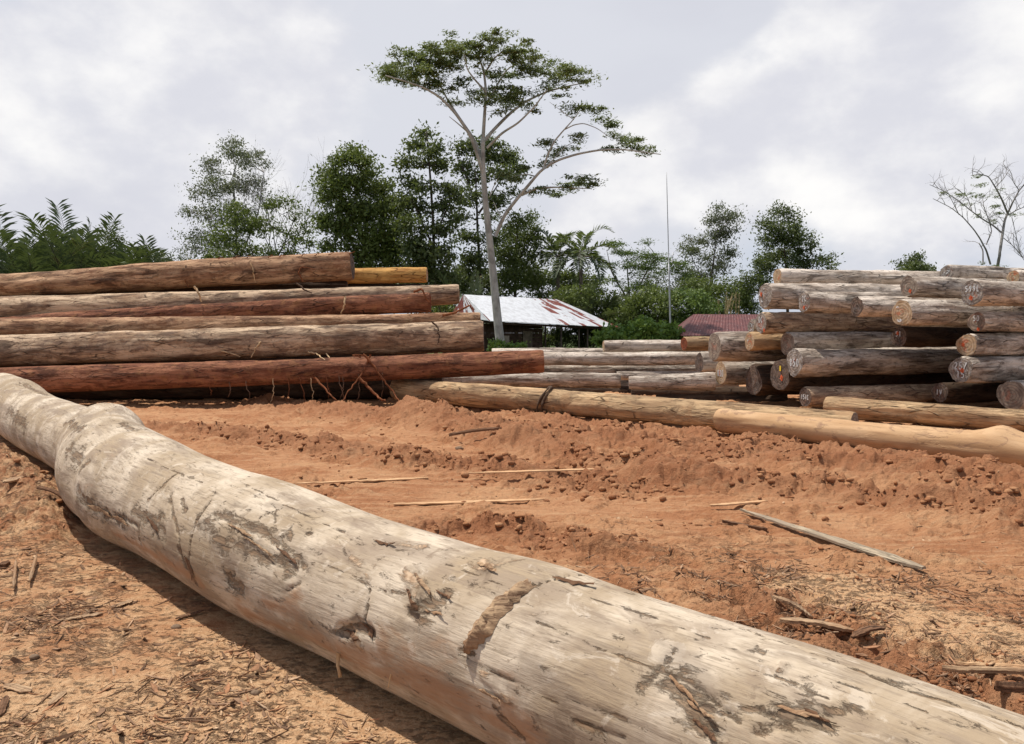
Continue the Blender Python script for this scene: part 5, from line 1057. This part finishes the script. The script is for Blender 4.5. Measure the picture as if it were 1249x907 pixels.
def hut():
    e1 = P(598, 391, 41); e2 = P(756, 399, 49); e3 = P(548, 385, 45.5); r1 = P(566, 359, 44.5); r2 = P(680, 365, 49.0)
    e4 = e2+(e3-e1)*1.02; e4.z = e3.z-.05
    base = Vector((e1.x, e1.y, 0)); root = empty('hut', base, 'low dark timber hut with a half white, half rusty red tin hip roof', 'hut')
    L = lambda v: v-base
    mid = e1.lerp(e2, .5); rm = r1.lerp(r2, .62)
    quad_sheet('roof', L(e1), L(mid), L(rm), L(r1), 'tin', root, -.15, -.05)
    quad_sheet('roof', L(mid)+Vector((.01, 0, -.004)), L(e2), L(r2), L(rm), 'tin', root, .05, .62)
    quad_sheet('roof_end', L(e3), L(e1), L(r1)-Vector((0, .0, .01)), L(r1)-Vector((.05, 0, .01)), 'tin', root, .62, .55, 12, 8)
    quad_sheet('roof_end', L(e2), L(e4), L(r2)+Vector((.04, .02, -.01)), L(r2)-Vector((0, 0, .01)), 'tin', root, .3, .3, 12, 8)
    quad_sheet('roof_back', L(e4), L(e3), L(r1)-Vector((0, -.02, .015)), L(r2)-Vector((0, -.02, .015)), 'tin', root, .3, .3)
    # eave boards
    def beam(name, a, b, w, h, mat='darkwood'):
        a = np.array(a); b = np.array(b); t = b-a; s = np.cross(t, [0, 0, 1.]); s /= np.linalg.norm(s); s = s*w/2; z = np.array([0, 0, h/2]); vs = [a-s-z, a+s-z, a+s+z, a-s+z, b-s-z, b+s-z, b+s+z, b-s+z]
        return mesh_py(name, vs, [(0, 1, 2, 3), (7, 6, 5, 4), (0, 4, 5, 1), (1, 5, 6, 2), (2, 6, 7, 3), (3, 7, 4, 0)], M[mat], root)
    dn = Vector((0, 0, -.10)); iv = Vector((.12, .28, 0))
    beam('eave_board', L(e1)+dn+iv, L(e2)+dn+Vector((-.2, .28, 0)), .05, .12); beam('eave_board', L(e1)+dn+iv, L(e3)+dn+Vector((.25, 0, 0)), .05, .12)
    f = e2-e1; f.z = 0; fl = f.normalized(); bk = Vector((-fl.y, fl.x, 0))
    w0 = L(e1)+fl*.35+bk*.9; w0.z = 0; w1 = L(e1)+fl*5.0+bk*.9; w1.z = 0; H = e1.z-.12
    def wall(a, b, name='wall'):
        a = np.array(a); b = np.array(b); t = b-a; s = np.cross(t, [0, 0, 1.]); s /= np.linalg.norm(s); vs = []; Q = []; n_ = 9
        for k in range(n_):
            z0 = k*H/n_; z1 = (k+1)*H/n_-.012; o0 = s*.0; o1 = s*.025; b0 = len(vs)
            for zz, oo in ((z0, s*.02), (z1, s*0)):
                for pp in (a, b): vs += [pp+oo+[0, 0, zz], pp+oo-s*.04+[0, 0, zz]]
            Q += [(b0, b0+2, b0+6, b0+4), (b0+1, b0+5, b0+7, b0+3), (b0, b0+4, b0+5, b0+1), (b0+2, b0+3, b0+7, b0+6), (b0+4, b0+6, b0+7, b0+5), (b0, b0+1, b0+3, b0+2)]
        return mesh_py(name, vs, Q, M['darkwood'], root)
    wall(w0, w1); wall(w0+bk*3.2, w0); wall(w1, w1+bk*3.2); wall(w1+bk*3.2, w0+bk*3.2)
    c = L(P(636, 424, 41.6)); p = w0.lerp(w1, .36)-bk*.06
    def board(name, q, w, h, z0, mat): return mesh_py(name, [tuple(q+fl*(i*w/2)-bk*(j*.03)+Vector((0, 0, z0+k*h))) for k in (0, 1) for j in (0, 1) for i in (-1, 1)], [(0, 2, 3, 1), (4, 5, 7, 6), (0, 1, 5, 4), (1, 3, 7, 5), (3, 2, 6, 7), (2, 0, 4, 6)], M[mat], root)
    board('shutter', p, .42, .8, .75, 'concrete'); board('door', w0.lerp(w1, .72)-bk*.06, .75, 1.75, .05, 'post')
    for k, (px) in enumerate((688, 701, 732, 751)):
        t = [5.6, 6.1, 7.7, 8.5][k]; q = L(e1)+fl*t+bk*(.45 if k != 0 else 1.2); zt = e1.z+(e2.z-e1.z)*t/f.length; tubes('post', [([(q.x, q.y, 0), (q.x, q.y, zt-.05)], .055)], M['post'], root, 8)
hut()
def shed():
    m, t, b = new_mat('dull_red_tin', .6, .35); n = N(t); u = n.at('uvr', 'Vector'); x = n.noise(u, 2.2, 6, .68); y = n.noise(n.mapv(u, (6, .6, 1)), 3, 5, .65)
    c = n.mix(n.rng(x, .35, .65), (.085, .024, .022), (.15, .045, .038)); c = n.mix(n.m('MULTIPLY', n.rng(y, .60, .66), .75), c, (.36, .28, .27)); c = n.mix(n.m('MULTIPLY', n.rng(y, .32, .42, 1, 0), .6), c, (.09, .03, .025)); t.links.new(c, b.inputs['Base Color'])
    sp = nd(t, 'ShaderNodeSeparateXYZ'); t.links.new(u, sp.inputs[0]); n.bump(n.m('SINE', n.m('MULTIPLY', sp.outputs[0], 42.)), .5, .02, b); M['redtin'] = m
    a = P(832, 409, 33); b2 = a+Vector((9.0, 1.6, 0)); r1 = P(846, 383, 36.5); r2 = r1+Vector((7.5, 1.3, 0)); l3 = P(812, 397, 38.5); l3.z = a.z
    base = Vector((a.x, a.y, 0)); root = empty('shed', base, 'low shed with a dull red tin roof, half hidden behind the right stack', 'shed'); L = lambda v: v-base
    quad_sheet('roof', L(a), L(b2), L(r2), L(r1), 'redtin', root, 0, 0)
    quad_sheet('roof_end', L(l3), L(a), L(r1)-Vector((0, 0, .01)), L(r1)-Vector((.04, 0, .01)), 'redtin', root, 0, 0, 10, 8)
    b4 = l3+Vector((9.3, 1.6, 0)); quad_sheet('roof_back', L(b4), L(l3), L(r1)-Vector((0, -.02, .015)), L(r2)-Vector((0, -.02, .015)), 'redtin', root, 0, 0)
    z = a.z-.1
    for nm, p0, p1 in (('wall', (.35, .35, 0), (8.5, .43, z)), ('wall', (.3, .45, 0), (.38, 4.2, z)), ('wall', (.42, 4.3, 0), (8.4, 4.38, z))): boxm(nm, p0, p1, 'darkwood', root)
shed()
mb = P(818, 408, 47); mt = P(813, 210, 47); base = Vector((mb.x, mb.y, 0)); r_ = empty('antenna_mast', base, 'very thin tall grey pole mast leaning slightly left, above the bushes', 'mast')
q = np.array([(0, 0, -.1)]+[tuple(Vector((0, 0, 1.5)).lerp(mt-base, t)) for t in np.linspace(.0, 1, 10)]); j = P(818, 320, 47)-base
tubes('pole', [(q[:6], .05)], M['metal'], r_, 8); tubes('rod', [(q[5:], np.linspace(.032, .018, 6))], M['metal'], r_, 8); tubes('bracket', [([j+Vector((.06, -.05, 0)), j+Vector((.14, -.05, .6))], .03)], M['metal'], r_, 6)
# ---------------------------------------------------------------- litter and loose wood
def scatter(n, fn, maxtry=30):
    out = np.zeros((0, 2))
    while len(out) < n and maxtry:
        maxtry -= 1; az = np.radians(rng.uniform(-38, 38, n*2)); r = 2.4*(16/2.4)**(rng.random(n*2)**.85); x = r*np.sin(az); y = r*np.cos(az); k = rng.random(n*2) < fn(x, y); out = np.concatenate([out, np.stack([x, y], -1)[k]])
    return out[:n]
def off_log(x, y):
    s = (x-FG_B[0])*FG_D[0]+(y-FG_B[1])*FG_D[1]; return (x-FG_B[0])*FG_N[0]+(y-FG_B[1])*FG_N[1]-np.interp(s, FG_S, FG_OFF)
def flakes(name, pts, L0, L1, asp, th, mat, tilt=.25, lift=.0, curl=.1, dirb=None):
    n = len(pts); x, y = pts.T; z = ground_h(x, y)+lift; e = .04
    gx = (ground_h(x+e, y)-ground_h(x-e, y))/(2*e); gy = (ground_h(x, y+e)-ground_h(x, y-e))/(2*e)
    nn = np.stack([-gx, -gy, np.ones(n)], -1)+rng.normal(size=(n, 3))*tilt; nn /= np.linalg.norm(nn, axis=1)[:, None]
    a = rng.uniform(0, 2*np.pi, n) if dirb is None else rng.normal(dirb, .5, n)+rng.integers(0, 2, n)*np.pi; t = np.stack([np.cos(a), np.sin(a), np.zeros(n)], -1); t -= nn*(t*nn).sum(-1)[:, None]; t /= np.linalg.norm(t, axis=1)[:, None]; b = np.cross(nn, t)
    L = (L0+(L1-L0)*rng.random(n)**3)[:, None]; Wd = L*asp*(.4+1.0*rng.random((n, 1))); c = np.stack([x, y, z], -1)
    # six-sided splinter: two slanted ends, raised middle, thickness th
    prof = [(-.5, -.25), (-.38, .5), (.1, .62), (.5, .2), (.42, -.45), (-.1, -.6)]
    top = []; bot = []
    for u, v in prof:
        ju = u+rng.normal(size=(n, 1))*.10; jv = v*(1+rng.normal(size=(n, 1))*.3); p = c+t*L*ju+b*Wd*jv+nn*(curl*L*(ju*ju-.1)*rng.random((n, 1))); top.append(p+nn*th*(.5+L/L1)); bot.append(p-nn*th*.5)
    V = np.stack(top+bot, 1).reshape(-1, 3); k = np.arange(n)[:, None]*12
    Q = [k+np.array([[0, 5, 4, 3]]), k+np.array([[0, 3, 2, 1]]), ]
    for i in range(6): j = (i+1) % 6; Q.append(k+np.array([[i, j, 6+j, 6+i]]))
    o = mesh_np(name, V, np.concatenate(Q), False, [M[mat]]); attr(o, 'rnd', np.repeat(rng.random(n), 12)); return o
def chip_mat(name, stops):
    m, t, b = new_mat(name, .9, .1); n = N(t); r = n.at('rnd'); x = n.noise(n.obj(), 60, 3, .6)
    c = n.ramp(r, stops); c = n.mix(n.m('MULTIPLY', n.rng(x, .35, .65), .4), c, (.08, .05, .035)); t.links.new(c, b.inputs['Base Color']); return m
M['chips'] = chip_mat('pale_wood_chips', [(0, (.58, .37, .20)), (.4, (.48, .27, .14)), (.75, (.64, .44, .27)), (1, (.34, .18, .09))])
M['litter'] = chip_mat('shredded_bark', [(0, (.13, .075, .045)), (.3, (.25, .15, .09)), (.55, (.34, .21, .13)), (.75, (.42, .20, .10)), (1, (.52, .36, .23))])
M['clods'] = chip_mat('red_mud_crumbs', [(0, (.26, .108, .05)), (.5, (.35, .155, .07)), (1, (.46, .24, .12))])
def zone(x, y): h, saw, lit, rd, am, mz = ground_h(x, y, True); return saw, lit, rd, am, mz, off_log(x, y)
def f_bark(x, y):
    s, l, r, a, m_, o = zone(x, y); nz = fbm(x*1.6, y*1.6, o=3, seed=400); nz2 = fbm(x*5, y*5, o=2, seed=402); return np.where(np.abs(o) > .33, np.clip(l*1.1, 0, 1)*(1-.85*np.clip(s*1.1, 0, 1))*sstep(.42, .60, nz)*sstep(.35, .6, nz2)+.05*l*sstep(.4, .6, nz2), 0)
def f_chip(x, y):
    s, l, r, a, m_, o = zone(x, y); nz = fbm(x*1.9, y*1.9, o=3, seed=410); return np.where(np.abs(o) > .33, .8*s*sstep(.42, .6, nz)+.12*sstep(.5, .62, nz)*m_*(1-.6*r), 0)
def f_clod(x, y):
    s, l, r, a, m_, o = zone(x, y); nz = fbm(x*2.3, y*2.3, o=3, seed=420); near = np.exp(-((o-.52)/.16)**2); return np.where(np.abs(o) > .36, np.clip(r*sstep(.42, .6, nz)+.08*sstep(.55, .65, nz)+.5*near*(y < 7), 0, 1)*(1-.85*(o < 0)), 0)
tag(flakes('bark_litter', scatter(6500, f_bark), .006, .10, .20, .0025, 'litter', .35, .001, .4), kind='stuff')
tag(flakes('fibre_litter', scatter(7000, f_bark), .02, .13, .05, .002, 'litter', .16, .004, .15), kind='stuff')
tag(flakes('wood_chips', scatter(4200, f_chip), .005, .04, .32, .002, 'chips', .2, .002, .2), kind='stuff')
def clods(name, pts, s0, s1, mat):
    n = len(pts); x, y = pts.T; s = (s0+(s1-s0)*rng.random(n)**3.5)*np.clip(y/7, .45, 1.3); z = ground_h(x, y)+s*.12
    # rounded lump: cube sphere 3x3 per side is heavy; use a 26-vertex lump
    g = [(i, j, k) for i in (-1, 0, 1) for j in (-1, 0, 1) for k in (-1, 0, 1) if (i, j, k) != (0, 0, 0)]; idx = {p: i for i, p in enumerate(g)}; dirs = np.array(g, float); dirs /= np.linalg.norm(dirs, axis=1)[:, None]
    Q = []
    for ax in range(3):
        for sg in (-1, 1):
            for i in (-1, 0):
                for j in (-1, 0):
                    def m3(a, b): p = [0, 0, 0]; p[ax] = sg; p[(ax+1) % 3] = a; p[(ax+2) % 3] = b; return idx[tuple(p)]
                    q = [m3(i, j), m3(i+1, j), m3(i+1, j+1), m3(i, j+1)]; Q.append(q if sg > 0 else q[::-1])
    V = dirs[None]*s[:, None, None]*(.5+.28*rng.random((n, 26, 1))); sc = np.array([1, 1, .62])*(.7+.7*rng.random((n, 1, 3))); V = V*sc; a = rng.uniform(0, 6.28, n); c_, s_ = np.cos(a)[:, None], np.sin(a)[:, None]
    X = V[..., 0]*c_-V[..., 1]*s_; Y = V[..., 0]*s_+V[..., 1]*c_; V = np.stack([X+x[:, None], Y+y[:, None], V[..., 2]+z[:, None]], -1)
    o = mesh_np(name, V.reshape(-1, 3), (np.arange(n)[:, None, None]*26+np.array(Q)[None]).reshape(-1, 4), True, [M[mat]]); attr(o, 'rnd', np.repeat(rng.random(n), 26)); return o
tag(clods('mud_crumbs', scatter(7000, f_clod), .008, .055, 'clods'), kind='stuff')
# individual pieces of wood
def piece(name, label, cat, p0, p1, w, th, mat, lift=.02, taper=(1, 1), ragged=.25, group=None, n=22, lift2=None, arch=0., round_=False):
    """split plank or bark slab between two picture points on the ground"""
    a = G(*p0, gh(*GP(*p0))); b = G(*p1, gh(*GP(*p1))); 
    base = a.copy(); t = (b-a); L = t.length; t.normalize(); s = t.cross(Vector((0, 0, 1))).normalized(); up = s.cross(t)
    zz = [gh(a.x+(b.x-a.x)*k/(n-1), a.y+(b.y-a.y)*k/(n-1)) for k in range(n)]
    line = [(a.z+(b.z-a.z)*k/(n-1)) for k in range(n)]; bump_ = max(0, max(z_-l_ for z_, l_ in zip(zz, line)))*.8
    vs = []; fs = []; nc = 5
    for k in range(n):
        f_ = k/(n-1); ww = w*(taper[0]*(1-f_)+taper[1]*f_)*(min(1, f_*5+.25)*min(1, (1-f_)*5+.25))*(1-ragged/2+ragged*rng.random()); c = t*(L*f_)+up*(bump_+lift+arch*math.sin(f_*math.pi)+.0012*rng.normal())
        row = []
        for m_ in range(nc):
            v = m_/(nc-1)*2-1; row.append(c+s*(v*ww/2)+up*(th/2+(th*.9 if round_ else th*.25)*(1-v*v)+th*.06*rng.normal()))
        vs += row+[p-up*(th) for p in reversed(row)]
    m2 = nc*2
    for k in range(n-1):
        for m_ in range(m2): j = (m_+1) % m2; fs.append((k*m2+m_, k*m2+j, (k+1)*m2+j, (k+1)*m2+m_))
    fs.append(tuple(range(m2))[::-1]); fs.append(tuple((n-1)*m2+i for i in range(m2)))
    o = mesh_py(name, vs, fs, M[mat]); o.location = base; 
    # turn the mesh so that its grain runs along local X
    from mathutils import Matrix
    R3 = Matrix((t, s, up)).transposed(); 
    for v in o.data.vertices: v.co = R3.inverted() @ v.co
    o.rotation_euler = R3.to_euler(); tag(o, label, cat, group); return o
piece('plank', 'long weathered grey plank lying on the red mud at right', 'plank', (903, 626), (1127, 699), .15, .018, 'plank', .012, (.3, 1.0), .06, n=40)
piece('wood_slat', 'long pale split slat, nearest the burl end of the foreground log', 'slat', (358, 591), (522, 584), .10, .012, 'slat', .004, (.7, .8), .5)
piece('wood_slat', 'long pale slat at centre, farther back than the other slats', 'slat', (572, 582), (738, 577), .11, .012, 'slat', .004, (.7, .8), .5)
piece('wood_slat', 'pale slat lying below the farther centre slat', 'slat', (480, 617), (664, 611), .11, .012, 'slat', .004, (.8, .8), .5)
piece('wood_slat', 'short pale splinter between plank tip and mud ridge', 'slat', (866, 621), (936, 615), .06, .014, 'slat', .006)
piece('bark_slab', 'narrow dark bark strip beside the grey plank tip', 'bark', (880, 640), (935, 650), .05, .02, 'bark', .01)
piece('bark_slab', 'pale curled bark slab leaning on the far side of the foreground log', 'bark', (936, 738), (984, 764), .075, .014, 'paleBark', .02, (.6, 1), .4, arch=.02)
piece('bark_slab', 'brown bark slab lying along the foreground log, beside the pale curled slab', 'bark', (950, 768), (1040, 782), .075, .016, 'paleBark', .015, (.7, .8), .4, arch=.015)
piece('stick', 'straight pale stick at the right edge, uppermost of three', 'stick', (1152, 833), (1262, 837), .026, .014, 'paleBark', .012, round_=True)
piece('stick', 'short stick poking in at the right edge, middle of three', 'stick', (1166, 818), (1262, 822), .022, .012, 'slat', .02, round_=True)
piece('stick', 'thick reddish stick at the right edge, nearest of three', 'stick', (1212, 848), (1266, 850), .034, .022, 'bark', .012, round_=True)
piece('bark_slab', 'broken bark piece at right behind the log, with splintered end', 'bark', (1040, 786), (1080, 774), .05, .012, 'bark', .02, arch=.02)
piece('stick', 'upright leaning splinter at the left edge of the litter', 'stick', (17, 726), (20, 690), .018, .010, 'paleBark', .03, round_=True)
piece('stick', 'leaning splinter just right of the leftmost one', 'stick', (36, 718), (45, 684), .022, .010, 'paleBark', .03, round_=True)
piece('bark_slab', 'long bark sliver in the middle of the left litter', 'bark', (66, 760), (125, 750), .045, .004, 'paleBark', .008, (.5, 1), .5)
piece('bark_slab', 'pale flat chip left of the foreground log shadow', 'bark', (136, 744), (162, 735), .045, .004, 'paleBark', .008)
piece('bark_slab', 'dark bark sliver beside the small stone', 'bark', (214, 757), (248, 747), .03, .004, 'bark', .01)
piece('bark_slab', 'pale bark chip at the lower left corner', 'bark', (6, 838), (38, 846), .05, .004, 'paleBark', .006)
piece('bark_slab', 'bark chip right of the lower left corner', 'bark', (60, 862), (80, 845), .032, .004, 'paleBark', .006)
piece('bark_slab', 'dark chip at the very bottom left', 'bark', (0, 875), (8, 850), .03, .004, 'bark', .008)
piece('bark_slab', 'brown bark chip resting on the left mud heap', 'bark', (0, 693), (10, 688), .05, .02, 'bark', .01)
piece('stick', 'curved brown stick on the left mud heap', 'stick', (44, 600), (82, 616), .04, .014, 'bark', .02, round_=True, arch=.03)
piece('bark_slab', 'pale yellow bark flake on the left mud heap', 'bark', (6, 604), (26, 596), .09, .016, 'paleBark', .015)
piece('wood_slat', 'small upright split board stuck in the mud before the ochre log', 'slat', (552, 495), (560, 484), .12, .03, 'slat', .08)
piece('wood_slat', 'pale splinter leaning on the ochre log left of the vine', 'slat', (592, 497), (627, 489), .07, .03, 'slat', .12)
piece('stick', 'dark root lying in the mud left of centre', 'stick', (548, 532), (612, 524), .05, .025, 'bark', .01, round_=True, arch=.02)
piece('wood_slat', 'sawn branch stub lying against the clay-coated log', 'wood', (1212, 566), (1224, 562), .09, .06, 'slat', .03, (1, 1), .05, n=8, round_=True)
def lump(name, label, cat, px, py, r, mat, sc=(1, .8, .55)):
    p = G(px, py, gh(*GP(px, py))); nu, nv = 20, 12; V = []; Q = []
    u = np.arange(nu)/nu*2*np.pi; v = np.linspace(.05, np.pi-.05, nv); Ug, Vg = np.meshgrid(u, v, indexing='ij'); d = np.stack([np.cos(Ug)*np.sin(Vg), np.sin(Ug)*np.sin(Vg), np.cos(Vg)], -1)
    rr = r*(.75+.5*fbm(d[..., 0]*2+px, d[..., 1]*2, d[..., 2]*2, o=4, seed=500)); V = (d*rr[..., None]*np.array(sc)).reshape(-1, 3); i = np.arange(nu)[:, None]*nv; i2 = ((np.arange(nu)+1) % nu)[:, None]*nv; j = np.arange(nv-1)[None]
    o = mesh_np(name, V, np.stack([i+j, i+j+1, i2+j+1, i2+j], -1).reshape(-1, 4), True, [M[mat]]); o.location = p+Vector((0, 0, r*sc[2]*.4)); tag(o, label, cat)
M['clay_block'] = flat('orange_clay', (.48, .24, .12), .9, .1, .25, 14, .01); M['stone'] = flat('brown_stone', (.22, .15, .10), .9, .1, .3, 20, .006)
lump('clay_clod', 'pale orange clay clod beside the left end of the clay-coated log', 'clod', 846, 524, .17, 'clay_block', (1.3, .8, .5))
lump('stone', 'small dark stone in the litter left of the foreground log', 'stone', 215, 766, .028, 'stone'); lump('stone', 'little stone among the bark chips at far left', 'stone', 42, 802, .024, 'stone'); lump('stone', 'dark crumb of mud on the sawdust near the bottom', 'clod', 312, 846, .022, 'stone')
lump('clay_clod', 'dark dry clod sitting on the mud ridge at right', 'clod', 903, 577, .06, 'stone'); lump('clay_clod', 'dark clod in the middle of the mud ridges', 'clod', 560, 548, .06, 'stone')
